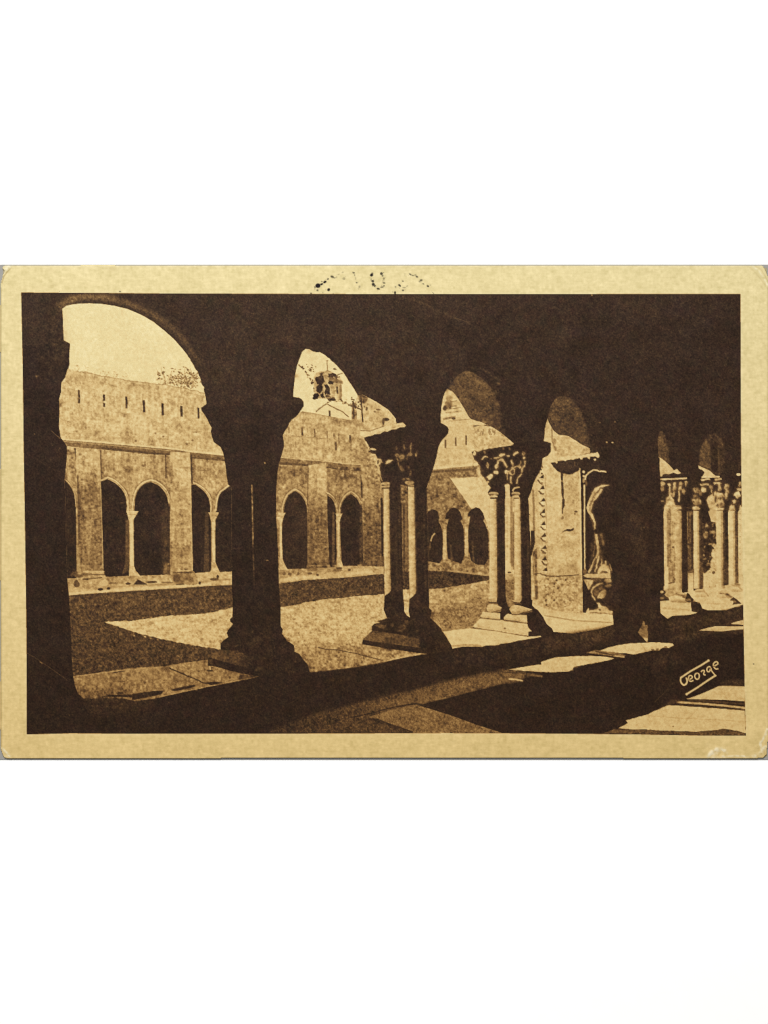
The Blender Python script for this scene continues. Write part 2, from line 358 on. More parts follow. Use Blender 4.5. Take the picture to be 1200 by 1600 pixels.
line(None, [(121.5, 742), (123, 790), (124, 840)], 2.6, .3, soft=.6, alpha=.75)
line(None, [(155, 703), (157.2, 760), (160, 840), (161, 890)], 1.6, .66, alpha=.8)
line(None, [(157.2, 703), (158.5, 745)], 1.8, .34, soft=.5)
pl2 = pilaster([(266, 706), (296.5, 707), (298.5, 760), (299.5, 830), (301.5, 893), (266, 896), (265.5, 830), (266.5, 760)], .70, .60, 730, 860, lab='broad pilaster with clean vertical edges, second on the far gallery')
for (a, b, rx, ry, t) in [(285, 740, 8, 20, .73), (287, 731, 7, .8, .52), (285, 706, 3, 1.5, .38), (268, 740, 3, 18, .5), (268, 752, 1.5, 5, .4), (275, 760, 6, 8, .56), (284, 780, 9, 3, .6), (280, 865, 9, 6, .47), (284, 880, 11, 1, .45), (297, 872, 3, 8, .68), (268, 866, 2, 20, .36), (292, 860, 5, 8, .5), (290, 850, 8, 2, .66)]:
    E(None, a, b, rx, ry, t, soft=1.1, tex='stone', alpha=.7)
line(None, [(299, 710), (300, 756)], 2.4, .28, soft=.4)
line(None, [(297.5, 760), (299.5, 830), (300.8, 890)], 1.5, .74, alpha=.8)
# far ledge
ledA = L('far_ledge', 'sunlit stone ledge carrying the columns of the far gallery')
P(ledA, [(100, 904.5), (130, 903), (172, 901), (242, 898.5), (305, 896), (330, 894.6), (364, 892.5), (364, 914.5), (330, 916), (280, 919.5), (230, 922.5), (180, 925.5), (130, 929.5), (100, 932)], (.60, .72), 'stone', grad=((200, 902), (202, 918)), j=.4)
line(None, [(108, 921), (180, 917), (280, 911.5), (362, 905)], 2, .48, soft=.8, alpha=.6)
line(None, [(108, 927.5), (180, 922), (230, 919), (330, 912.5)], 3.4, .82, soft=.6, alpha=.8)
line(None, [(108, 922.5), (120, 921), (134, 922)], 5, .75, soft=.8, alpha=.7)
for (a, b, rx, ry, t) in [(200, 912, 4, 2, .22), (237, 909.5, 9, 1.7, .25), (173, 911, 12, .9, .35), (312, 911, 2, 2.4, .2), (335, 905, 7, 2, .33), (340, 901, 2, 3, .25), (120, 912, 5, 6, .35), (262, 910, 10, 1, .4)]:
    E(None, a, b, rx, ry, t, soft=.5)
P(None, [(208, 913.5), (215, 905.5), (219, 907), (229, 912), (229, 913.5)], .2, soft=.4)
b1 = L('column_base')
P(b1, [(124, 893), (162.3, 891.5), (163, 897), (166, 901), (169.5, 909), (171.5, 920), (160, 922), (133, 920.5), (126, 914), (120, 905), (119, 900)], .60, 'stone')
for q, t in [([(126, 898), (164, 898)], .32), ([(130, 893), (163, 893)], .72), ([(129, 905), (160, 902.5)], .38), ([(127, 896), (143, 896)], .42)]: line(None, q, 1.7, t, soft=.4)
for (a, b, rx, ry, t) in [(157, 921, 4.5, 2, .16), (169.5, 919.5, 2.6, 2, .16), (123, 900, 7, 2.5, .36), (162, 911, 7, 5, .74), (134, 905, 5, 1.4, .3)]: E(None, a, b, rx, ry, t, soft=.5)
P(None, [(122, 872), (125, 872), (127, 896), (121, 896)], .6, soft=.7); P(None, [(113, 893), (122, 893), (122, 900), (110, 900)], .33, soft=1)
b2 = L('column_base')
P(b2, [(266, 894), (303, 892.5), (305.5, 897), (309, 905), (308.5, 912), (303, 914.5), (272, 912), (266.5, 905)], .56, 'stone')
for q, t in [([(270, 895), (303, 894)], .32), ([(277, 892), (298, 891.5)], .74), ([(275, 913), (288, 913)], .25)]: line(None, q, 1.6, t, soft=.4)
E(None, 276, 903, 6, 7, .34, soft=1.2); E(None, 298, 905, 4, 4, .42, soft=1)
# grass
grA = L('shaded_lawn', 'shaded strip and corner of courtyard lawn')
P(grA, [(100, 931), (130, 928.5), (180, 925), (280, 919), (330, 915.5), (364, 914), (366, 1050), (100, 1065)], (.31, .25), 'dgrass', grad=((200, 925), (200, 1040)))
line(None, [(108, 932), (180, 927), (280, 921), (330, 917)], 3, .24, soft=.8, alpha=.6)
for k in range(140): E(None, R.uniform(110, 345), R.uniform(930, 1045), R.uniform(.6, 1.4), R.uniform(.5, .9), R.uniform(.36, .5), alpha=.5)
grL = L('sunlit_lawn', 'bright wedge of sunlit dry lawn')
P(grL, [(163, 972), (180, 970.5), (205, 970.5), (228, 967), (250, 963.5), (280, 961), (305, 960), (330, 957), (370, 948), (370, 1016), (345, 1015), (330, 1012.5), (305, 1009), (280, 1004), (260, 1000.5), (242, 996), (220, 990.5), (195, 982.5), (180, 978)], (.80, .75), 'grass', j=.8, grad=((200, 975), (340, 1000)))
for k in range(120):
    a = R.uniform(200, 362); E(None, a, R.uniform(964, 1000) , R.uniform(.8, 2.2), R.uniform(.6, 1.1), R.choice([.6, .9, .88, .66]), alpha=.5, rot=R.uniform(-.6, .6))

keep = CLIP
CLIP = within([(163, 973), (205, 971.5), (250, 965), (305, 961), (330, 958), (370, 949), (370, 1014), (345, 1013), (305, 1007), (260, 999), (220, 989), (185, 978)], keep)
tufts(170, 362, 958, 1014, 620, [.60, .64, .92, .95, .90, .68, .88], seed=21, alpha=.55)
CLIP = within([(100, 936), (364, 918), (364, 945), (300, 956), (230, 964), (165, 971), (200, 986), (260, 1003), (330, 1017), (330, 1030), (115, 1054)], keep)
tufts(108, 362, 920, 1050, 900, [.22, .24, .42, .38, .20, .46], seed=22, alpha=.45, ln=(1.5, 4))
CLIP = keep
# ------------------------------------------------------------------ opening B
CLIP = clip_of([(477.5, 545), (483, 545.5), (489, 549), (495, 550.5), (500, 550), (508, 555), (515, 561), (525, 570), (536, 581), (541, 589), (546.5, 597.5), (554, 609), (559, 618), (567, 617), (575, 621), (588, 628), (597, 634), (605, 639), (611, 645), (618, 654), (619, 661),
      (600, 690), (620, 760), (626, 770), (640, 770), (640, 960), (636, 962), (620, 975), (590, 1000), (566, 1002), (566, 1010), (485, 1050), (479, 1034), (468, 1022), (460, 1018), (459.5, 1009), (454, 1004.5), (447.5, 1001.5), (440.5, 992), (442, 984), (438.7, 979), (438.3, 949), (436, 920),
      (434, 850), (431.3, 805), (431.7, 760), (433.5, 738), (436, 725), (440, 712), (444, 697), (443, 686), (442, 680), (446, 672), (450, 667), (452, 660), (455, 656.5), (459, 654), (465, 649), (471, 640), (474.5, 635), (474, 627), (470, 622.5), (464, 621), (458, 620), (459, 605), (461, 587), (464.5, 570), (465.5, 568), (468, 561), (472, 550)])
P(sky, [(455, 540), (640, 540), (640, 700), (455, 700)], (.93, .97), 'sky', grad=((480, 550), (500, 640)))
# church and tower
tower = L('church_tower', 'small distant bell tower with weathervane seen through vines')
P(tower, [(490, 590), (494, 582), (502, 580), (508, 580), (511, 578), (517, 580), (524, 584), (536, 595), (536, 599), (534, 601), (534, 626), (498, 622), (490, 612)], .66, 'stone', soft=.5)
P(None, [(515, 588), (536, 595.5), (536, 600), (514, 597)], .45, 'stone', soft=.5)
line(None, [(511, 563.5), (511.3, 579)], 1.5, .42, soft=.3); line(None, [(509, 564), (513, 563)], 1.2, .5)
line(None, [(527, 604), (527.3, 615)], 3, .26, soft=.4); line(None, [(524.3, 612), (525, 626)], 2.4, .84, soft=.3); line(None, [(531.5, 602), (531.5, 625)], 3, .52, soft=.6)
line(None, [(533, 600), (533.5, 625)], 1.2, .45, soft=.4)
P(None, [(507, 603), (515, 598), (514, 607), (507, 620)], .8, soft=.8)
vine = L('climbing_vine', 'dark vine leaves hanging in front of the bell tower')
for (a, b, rx, ry, t) in [(501, 595.5, 7.5, 8.3, .15), (498.5, 608, 5, 6.5, .13), (493.5, 618.5, 5.6, 5, .09), (511.5, 610.5, 3.6, 7.5, .13), (503.5, 617.5, 2.6, 3.6, .12), (519, 586.5, 6.5, 3.6, .15), (517, 598, 3.8, 2.6, .2), (519, 624, 5, 3, .13), (502.5, 584, 3, 1.4, .3), (523, 576.5, 1.8, 1.3, .25), (525, 589, 3, 2, .22), (510, 604, 2, 4, .2), (512, 619, 3, 2, .3), (487.5, 598, 1.5, 1.2, .15)]:
    blob(vine, a, b, rx, ry, t, rough=.38); [blob(vine, a + R.gauss(0, rx * .8), b + R.gauss(0, ry * .8), 1.3, 1, t + .04, rough=.5) for _ in range(3)]
E(None, 501, 592, 3, 3, .25, soft=1); E(None, 505, 611, 1.5, 2.5, .6, soft=.5)
for k in range(30):
    t = k / 29; a = 468.5 + 21 * t + R.gauss(0, 1.1); b = 570 + 28 * t + R.gauss(0, 1.3); E(vine, a, b, R.uniform(.7, 1.5), R.uniform(.6, 1.2), R.uniform(.15, .4))
for k in range(18): E(vine, R.gauss(487, 3.4), R.gauss(575.5, 3), R.uniform(.7, 1.5), R.uniform(.5, 1.0), R.uniform(.2, .42), rot=R.uniform(-1, 1))
line(None, [(524, 589), (529, 585), (536, 583)], 1.4, .38, soft=.3)
church = L('church_gable', 'pale church gable with small doorway beyond the far wall')
P(church, [(490, 646), (500, 637), (510, 631), (520, 634), (548, 634), (548, 662), (490, 660)], .90, 'sky')
line(None, [(493.5, 643.5), (501, 637), (510.5, 630.8)], 2.0, .45, soft=.3); line(None, [(510.5, 631), (525, 638.5), (534, 643), (545, 651.5)], 1.7, .42, soft=.3)
line(None, [(522, 628), (533, 627), (549, 634)], 1.2, .5, alpha=.7); line(None, [(516, 633), (528, 641)], 1.1, .55, alpha=.7)
line(church, [(514.8, 641.5), (515.2, 650.5)], 3.2, .27, soft=.35)
for k in range(22):
    t = R.random(); E(vine, 530 + 21 * t + R.gauss(0, 1), 625 + 9 * t + R.gauss(0, 1.6), R.uniform(.7, 1.8), R.uniform(.5, 1.1), R.uniform(.22, .45), rot=.6)
for k in range(14): E(vine, R.uniform(512, 526), R.gauss(625, 1.8), R.uniform(.7, 1.5), .9, R.uniform(.2, .4))
bldB = L('stone_building', 'plain stone building with a small window behind the near capital')
P(bldB, [(549, 633), (555, 628), (559, 618), (567, 616), (580, 622), (604, 636), (620, 652), (622, 690), (549, 690)], .70, 'stone')
P(None, [(549.5, 630), (557, 630), (558, 656), (549.5, 656)], .47, 'rough', soft=.6); line(None, [(552, 628), (553, 655)], 2.2, .26, 'soft', soft=.5)
P(None, [(556.5, 625), (563, 622), (563, 655), (558, 655)], .84, soft=.6)
P(None, [(558, 618), (570, 616), (575, 622), (570, 632), (563, 628)], .42, 'rough', soft=.9)
for k in range(22): E(None, R.uniform(549, 571), R.uniform(620, 638), R.uniform(.8, 2.0), R.uniform(.7, 1.4), R.uniform(.18, .4))
line(None, [(564, 622), (565.5, 640), (567, 660)], 2, .2, soft=.4); line(None, [(547, 634), (557, 636), (566, 642)], 1.8, .28, soft=.4)
for (a, b, rx, ry, t) in [(603, 655.5, 5.5, 2.6, .25), (599, 659, 2, 5, .32), (573, 639, 1.7, 3, .36), (591, 640, 4, 1.4, .4), (586, 643, 2, 1.5, .45), (580, 655, 4, 4, .62)]: E(None, a, b, rx, ry, t, soft=.5)
line(None, [(575, 622), (604, 636.5), (617, 652), (618, 661)], 3.5, .80, soft=.9)
P(wallA, [(455, 657), (460, 650), (472, 642.5), (482, 644.5), (493, 646), (505, 649), (515.5, 650.5), (530, 654), (544, 656), (563.5, 657), (570, 664), (575, 700), (600, 730), (430, 730), (438, 680)], (.68, .66), 'wall', j=.5, grad=((480, 650), (500, 715)))
line(None, [(468, 644), (493, 646.5), (515, 651), (544, 656.5), (562, 658)], 1.3, .48, alpha=.6)
P(None, [(515, 652), (560, 658), (562, 668), (520, 662)], .52, 'stone', soft=1.6, alpha=.6)
P(None, [(512, 670), (562, 672), (562, 678), (512, 677)], .76, soft=1.2, alpha=.5)
line(None, [(455, 681), (490, 684), (512, 686)], 1.2, .48, soft=.5)
for (a, y0, y1, w, t) in [(472, 668, 681.5, 2.8, .24), (491.5, 670, 683, 2, .38), (511, 673, 690, 1.8, .46), (522, 677, 686, 3, .42), (524.5, 690, 704, 3, .28), (529, 677, 692, 1.8, .44), (547, 679.5, 692, 3.2, .2), (548.5, 692, 706, 1.6, .45), (451, 667, 677, 2.6, .36), (563.5, 685, 700, 2, .4), (487.5, 708, 718, 2, .45), (462, 690, 700, 2, .5)]:
    line(None, [(a, y0), (a + .6, y1)], w, t, soft=.4)
courses(440, 580, lambda x: 652 + (x - 460) * .08, lambda x: 714 + (x - 436) * .07, 8, 8, 17, .665, .045, .13, .45, seed=31)
streaks(440, 582, 655, 700, 50, [.5, .52, .74, .76], seed=32, ln=(6, 22), w=(1.2, 3.5), alpha=.32)
for k in range(30): E(None, R.uniform(440, 580), R.uniform(680, 716), R.uniform(1.5, 5), R.uniform(1.5, 5), R.choice([.5, .52, .72, .74]), soft=1, alpha=.5, tex='stone')
E(None, 501, 709, 3, 3, .82, soft=1); E(None, 529.5, 703, 1.8, 3, .84, soft=.6)
cornB = cornA
P(cornB, [(430, 712), (460, 715.5), (511, 719.5), (535, 722.5), (600, 727), (600, 737), (535, 733), (511, 730), (460, 727), (430, 724)], .46, 'stone')
line(cornB, [(436, 714), (460, 716.5), (511, 720.7), (535, 723.7), (570, 726)], 2.0, .72, 'soft')
line(None, [(436, 724), (482, 727)], 4, .33, soft=.9); line(None, [(512, 727), (535, 731.5), (566, 733)], 4, .35, 'rough', soft=.9)
P(lowA, [(425, 728), (460, 728), (511, 731), (535, 734), (600, 738), (610, 895), (425, 895)], (.50, .55), 'wall', grad=((500, 735), (500, 765)))
for (a, b, rx, ry, t) in [(461, 739, 18, 5, .42), (538, 745, 22, 5, .40), (525, 765, 6, 8, .60), (540, 765, 8, 4, .56), (440, 765, 5, 14, .62), (472, 755, 6, 6, .5)]: E(None, a, b, rx, ry, t, soft=2, tex='rough', alpha=.7)
arch([(441, 818), (443.5, 800), (444.8, 789), (447, 781), (450.5, 775.5), (455, 770.5), (461, 768), (467, 771), (472, 776), (476.5, 783), (479, 791), (480, 802), (481, 889), (440, 889)],
     [(441, 802), (442.3, 790), (445, 780), (450, 772), (456, 767), (461, 765.6), (467.5, 768.7), (473, 774), (477.5, 781), (479.8, 788)], 2.6, .72, dark=.16)
arch([(511, 774), (515, 776.5), (519, 780.5), (522.2, 786), (524.2, 795), (525.5, 805), (526, 886), (511, 886)],
     [(510.5, 770), (515.5, 772.5), (520.5, 777.5), (524.5, 784.5), (527, 794), (528.3, 803)], 2.4, .72, dark=.14)
arch([(531, 815), (532.6, 800), (533.5, 790), (537, 782), (541.5, 776), (548, 772.6), (553, 775), (558, 780), (562, 787), (564.5, 795), (567, 810), (568.5, 884), (534, 884)],
     [(530, 803), (531, 793), (532.7, 786), (537, 777.5), (542.5, 771.8), (548, 769.3), (554, 772.3), (559.5, 778), (563, 785)], 2.2, .66, dark=.14)
P(None, [(519, 800), (522.5, 800), (523.5, 880), (519, 882)], .33, 'dark', soft=.8)
P(None, [(466, 790), (476, 795), (479, 830), (468, 840), (464, 810)], .22, 'dark', soft=3, alpha=.6)
P(None, [(562, 786), (567, 790), (567, 884), (562, 880)], .26, 'pil', soft=1.4)
far_column(436.3, 440, 801, 874, 434, 449.5, 890, 430, 446.5, .80)
far_column(526, 529.8, 802, 871, 526, 536.5, 885.5, 524, 535.5, .78)
P(None, [(521, 876), (527, 876), (527, 886), (519, 886)], .42, 'rough', soft=.9)
pl3 = pilaster([(481.5, 727), (509.5, 723), (511, 760), (511.5, 800), (513.5, 850), (515.5, 888), (480.5, 890), (480, 840), (481, 780)], .68, .42, 755, 812, lab='sunlit pilaster fading to brown below, between pointed arches')
E(None, 503, 750, 5, 24, .74, soft=2, tex='stone', alpha=.6); line(None, [(510.5, 800), (513, 870)], 1.4, .55, alpha=.6)
line(None, [(481.5, 730), (480.5, 790)], 2, .36, soft=.6, alpha=.7); line(None, [(486, 800), (486, 880)], 3, .35, soft=1, alpha=.5)
P(None, [(480, 880), (513, 878), (517, 886), (516, 891), (478, 892)], .40, 'rough', soft=.6); line(None, [(486, 884), (514, 883)], 1.1, .6, alpha=.7)
pl4 = pilaster([(567, 731), (592, 731), (600, 750), (600, 890), (568, 890), (566, 800), (565, 760)], .54, .36, 765, 830, lab='brown shaded pilaster just left of the twin columns')
line(None, [(564.5, 742), (565.5, 778)], 2.6, .24, soft=.6); E(None, 578, 775, 9, 14, .64, soft=3, tex='stone', alpha=.7)
for k in range(36): line(None, [(a := R.uniform(568, 596), b := R.uniform(770, 880)), (a + R.uniform(-4, 4), b + R.uniform(-4, 4))], 1.4, R.choice([.26, .5, .48]), soft=.4, alpha=.5)
line(None, [(596.5, 778), (597.5, 870)], 3, .13, soft=.5)
P(ledA, [(430, 891), (480, 888.5), (515, 886.5), (560, 884.5), (602, 885), (602, 897), (575, 899.5), (550, 902), (510, 905), (475, 907), (430, 913)], (.55, .68), 'stone', grad=((500, 886), (502, 900)), j=.6)
line(None, [(437, 907), (475, 902), (500, 900)], 5, .80, 'soft', soft=.9, alpha=.85); line(None, [(540, 897), (575, 894), (583, 896)], 4, .80, soft=.9, alpha=.8); line(None, [(500, 900), (540, 898)], 3, .68, soft=1, alpha=.7)
for (a, b, rx, ry, t) in [(444, 896, 3, 3, .36), (453, 897, 3, 2, .34), (466, 896.5, 2, 2.4, .34), (484, 896, 4, 2, .26), (496.5, 898.5, 2.5, 2, .28), (530, 888, 5, 1.8, .2), (546, 890.5, 2.4, 1.8, .3), (488, 890, 8, 3, .42), (528, 891, 8, 2, .42)]: E(None, a, b, rx, ry, t, soft=.6, alpha=.8)
for k in range(12): line(None, [(R.uniform(558, 566), 882), (R.uniform(556, 568), 888)], 1.3, .6, soft=.4, alpha=.6)
P(grA, [(430, 913), (475, 906.5), (510, 904.5), (550, 901.5), (575, 899), (650, 892), (650, 932), (575, 931), (525, 936), (500, 938), (475, 942), (430, 952)], (.30, .27), 'dgrass', j=.6, grad=((450, 930), (600, 910)))
for k in range(60): E(None, R.uniform(438, 598), R.uniform(908, 935), R.uniform(.6, 1.4), R.uniform(.5, .9), R.uniform(.36, .5), alpha=.5)
P(grL, [(430, 950.5), (455, 946), (475, 941.5), (500, 937.5), (525, 935), (575, 929.5), (650, 926), (650, 1000), (560, 1012), (485, 1018), (455, 1012), (436, 985)], (.72, .74), 'grass', j=.9, grad=((450, 950), (560, 990)))
for k in range(170):
    a, b = R.uniform(440, 600), R.uniform(945, 1008); E(None, a, b, R.uniform(1, 3.5), R.uniform(.7, 1.6), R.choice([.54, .6, .86, .84, .62]), alpha=.42, rot=R.uniform(-.8, .3))
for (a, b, rx, ry, t) in [(480, 975, 26, 3, .58), (540, 940, 30, 3, .58), (560, 975, 20, 5, .78), (470, 958, 20, 4, .84), (520, 990, 26, 3, .62)]: E(None, a, b, rx, ry, t, soft=3, alpha=.45, tex='grass')
P(None, [(455, 1004), (500, 1004), (565, 998), (566, 1010), (485, 1015), (461, 1014)], .60, 'grass', soft=3, alpha=.7)
keep = CLIP
CLIP = within([(430, 953), (475, 944), (525, 937), (575, 932), (650, 928), (650, 1002), (560, 1010), (485, 1016), (455, 1010), (436, 985)], keep)
tufts(436, 632, 932, 1012, 1000, [.58, .62, .92, .95, .66, .90, .86], seed=23, alpha=.5)
CLIP = within([(430, 917), (510, 908), (575, 902), (640, 896), (640, 926), (575, 927), (500, 934), (430, 947)], keep)
tufts(436, 632, 900, 945, 420, [.22, .24, .42, .20, .46], seed=24, alpha=.45, ln=(1.5, 3.6))
CLIP = keep
# ---- gap between the two shafts of the near pair
CLIP = clip_of([(625, 745), (637, 745), (638, 840), (639.5, 925), (640, 937), (638, 955), (641, 965), (636, 963), (631, 958), (631.5, 948), (629.5, 925), (627.5, 840), (625.5, 790)])
P(pl4, [(620, 740), (645, 740), (645, 900), (620, 900)], .37, 'pil')
for q, w, t in [([(626.5, 782), (628.5, 900)], 1.8, .5), ([(634, 782), (635, 880)], 3, .44), ([(631, 785), (631.5, 895)], 2, .22), ([(628.5, 790), (629, 850)], 1.6, .46)]: line(None, q, w, t, soft=.5, alpha=.7)
P(None, [(624, 760), (640, 760), (640, 784), (624, 784)], .45, 'rough', soft=1, alpha=.8)
P(grA, [(620, 893), (645, 893), (645, 922), (620, 922)], .26, 'dgrass')
P(grL, [(620, 921), (645, 921), (645, 970), (620, 970)], .76, 'grass'); line(None, [(630, 938), (641, 940)], 3, .56, soft=.8)

# ------------------------------------------------------------------ opening C
CLIP = clip_of([(699.5, 607), (703, 609), (707.5, 612), (711, 616), (714.5, 620.5), (718, 626), (722, 632.5), (726, 639), (729.5, 646), (732.5, 651), (735.5, 654.5), (743, 657), (752, 659.5), (757, 662), (764, 665), (772, 669), (781, 675), (790, 682), (797, 688), (803, 693), (801.5, 697),
      (770, 702), (790, 740), (790, 790), (830, 800), (832, 945), (790, 960), (735, 985), (705, 1010), (692, 990), (681, 974), (672.5, 966), (674, 955), (670, 951), (670, 930), (669, 900), (666.3, 830), (666, 766), (668, 758), (670, 752), (674, 742), (677, 732), (679.5, 723), (682, 714), (683.5, 705), (685, 698), (688, 691), (692, 686), (696, 682), (700.5, 677), (701, 671), (699, 667), (695, 664), (689, 661), (688.7, 650), (690.3, 632), (693, 619), (696, 612)])
P(wallA, [(660, 600), (810, 600), (810, 800), (660, 800)], (.76, .74), 'soft', grad=((700, 660), (720, 730)))
rooftop = L('tiled_roof', 'striped sunlit roof edge in the third arch')
P(rooftop, [(685, 600), (712, 600), (740, 655), (735, 658), (688, 662)], .78, 'soft')
for (a, b, c, d, w, t) in [(694, 636, 713, 634, 1.5, .5), (694, 640, 720, 637, 1.2, .5), (696, 645, 722, 642, 1.2, .55), (692, 655, 712, 651, 3.5, .5), (700, 658, 735, 655, 1.4, .6), (704, 628, 714, 626, 1.4, .55), (690, 649, 726, 645, 1.4, .9)]: line(None, [(a, b), (c, d)], w, t, 'soft', soft=.4)
P(None, [(695, 630), (700, 622), (706, 626), (708, 634), (700, 642), (692, 640)], .42, 'rough', soft=1, alpha=.9); E(None, 709, 654, 3, 2, .32, soft=.6); E(None, 702, 622, 5, 4, .58, soft=1); E(None, 695, 638, 3, 4, .24, soft=.8)
bldC = L('stone_building', 'sunlit building front beside the figured capital')
P(bldC, [(738, 656), (810, 656), (810, 700), (741, 706), (739, 690)], .74, 'stone')
line(None, [(740, 666), (752, 663.5), (768, 666)], 1.8, .35, soft=.5)
for k in range(14): a = R.uniform(743, 775); line(None, [(a, R.uniform(668, 674)), (a + R.uniform(-3, 3), R.uniform(675, 682))], 1.5, .48, soft=.4, alpha=.8)
P(None, [(738, 655), (756, 661), (757, 665), (742, 664)], .78, soft=.6); line(None, [(741, 667), (742, 700)], 1.2, .6, alpha=.6)
for (a, y0, y1, w) in [(696, 687, 700, 2.4), (712, 683.5, 697, 2.4), (728.3, 680.5, 695, 2.4)]:
    s_ = L('wall_slit'); line(s_, [(a, y0), (a, y1)], w, .36, soft=.45)
P(lowA, [(660, 740), (760, 738), (810, 738), (810, 885), (660, 885)], .50, 'stone')
P(None, [(702, 745), (770, 742), (810, 742), (810, 885), (766, 885), (764, 830), (735, 793)], (.84, .78), 'soft', grad=((740, 750), (760, 800)))
P(None, [(666, 765), (700, 752), (720, 775), (735, 797), (667, 800)], .46, 'rough', soft=2, alpha=.6)
P(cornA, [(670, 732), (748, 724.5), (760, 724), (760, 745), (666, 747)], .50, 'stone')
line(cornA, [(676, 731.7), (712, 728), (747, 725.5)], 4.2, .82, 'soft'); line(None, [(672, 737.6), (749, 732.5)], 3.4, .36, soft=.7); line(None, [(672, 741.5), (749, 738.5)], 3.4, .5, 'rough', soft=.7)
P(None, [(672, 744), (748, 741), (748, 745.5), (672, 749)], .45, 'rough', soft=.8, alpha=.7)
def round_arch(poly, lab=None):
    a_ = L('dark_archway', lab); P(a_, poly, .155, 'dark', soft=.35)
round_arch([(666, 806), (668.5, 799.5), (674.5, 796), (680, 796.5), (684, 800), (686, 809), (685, 815), (688, 820), (690, 826), (692, 837), (691.3, 873), (686.5, 880.5), (676, 878), (666, 877)])
round_arch([(695.5, 810.5), (697.5, 802), (703, 795), (708.5, 793), (714, 794.5), (719, 800), (722.5, 811), (719.5, 814), (723, 821), (724.7, 829), (725.5, 869), (721, 880.5), (712, 878), (700, 873), (697.8, 850), (698, 826), (698, 815)])
round_arch([(730, 809.5), (732, 802), (737, 795.5), (743.5, 792.5), (750, 795), (755, 802), (757.3, 811), (755.5, 814), (761, 823.5), (763, 840), (763, 873), (757, 883), (745, 882), (736, 876), (732.5, 860), (731.5, 830), (733.5, 815)])
line(None, [(673, 846), (675.5, 838), (680, 833)], 2.2, .62, soft=.5); line(None, [(672, 847), (671.5, 860)], 1.4, .35, soft=.5)
for q in ([(704, 850), (706, 878)], [(738, 845), (740, 878)]): line(None, q, 3, .3, soft=1)
for (x0, x1, y) in [(692.3, 697.3, 826), (726.3, 731, 822)]:
    c_ = L('far_column'); P(c_, [(x0, y), (x1, y), (x1 + .8, y + 50), (x0 + .2, y + 50)], .70, 'shaft', soft=.3)
    P(None, [(x0 - 5, y - 15), (x1 + 4, y - 15), (x1 + 1.5, y - 5), (x1, y + 1), (x0, y + 1), (x0 - 2, y - 5)], .52, 'rough', soft=.5)
    P(None, [(x0 - 1, y + 48), (x1 + 1, y + 48), (x1 + 5, y + 57), (x0 - 5, y + 57)], .50, 'rough', soft=.6)
P(None, [(725, 800), (731, 800), (729, 812), (724, 812)], .7, soft=1, alpha=.8); line(None, [(757, 811), (762, 826)], 3, .62, 'rough', soft=.6)
E(None, 728, 889, 2, 3, .3, soft=.6)
P(ledA, [(660, 882), (700, 880), (734, 882), (760, 884), (790, 883), (790, 904), (735, 898), (700, 894), (660, 892)], .53, 'rough', soft=.5)
line(None, [(700, 891), (764, 899)], 2.4, .64, soft=.7, alpha=.7)
P(grA, [(660, 891.5), (700, 893), (740, 898), (790, 903), (790, 905), (760, 908), (735, 912.5), (700, 919), (660, 922)], .23, 'dgrass', j=.5, soft=.4)
P(grL, [(660, 921), (700, 918), (735, 912), (770, 905.5), (800, 905), (830, 930), (800, 950), (760, 962), (738, 981), (690, 988), (660, 960)], (.62, .58), 'grass', j=.6, grad=((700, 925), (720, 980)))
P(None, [(672, 951), (690, 950), (725, 944), (768, 938), (770, 955), (750, 968), (736, 981), (700, 986), (690, 982), (678, 968)], .47, 'dgrass', soft=4, alpha=.8)
line(None, [(665, 940), (710, 935), (762, 928)], 7, .68, 'grass', soft=3, alpha=.6); E(None, 722, 940, 5, 1, .8, soft=.7)
P(None, [(675, 968), (690, 980), (720, 978), (735, 981), (692, 988)], .52, 'grass', soft=1.5, alpha=.6)
keep = CLIP
CLIP = within([(664, 922), (700, 920), (740, 913), (770, 907), (768, 945), (745, 970), (735, 980), (690, 984), (672, 962)], keep)
tufts(666, 770, 914, 984, 420, [.42, .46, .72, .76, .50, .70], seed=25, alpha=.4, ln=(1.5, 4))
CLIP = keep
# strips of pier seen between the shafts of the second pair
P(None, [(788, 770), (806, 770), (806, 900), (788, 900)], .80, 'pil')
for q, w, t in [([(799.5, 775), (799.5, 885)], 5, .52), ([(802.5, 800), (802.5, 890)], 2.5, .38), ([(795, 780), (795, 880)], 1.6, .9), ([(799, 830), (800, 880)], 3, .42)]: line(None, q, w, t, soft=.8, alpha=.8)
P(None, [(788, 880), (798, 880), (799, 896), (788, 896)], .84, soft=.8); E(None, 796, 894.5, 3, 1.4, .28, soft=.6)
P(grA, [(788, 905), (806, 905), (806, 945), (788, 945)], .48, 'dgrass'); P(None, [(788, 897), (806, 897), (806, 906), (788, 906)], .68, 'soft', soft=.8)

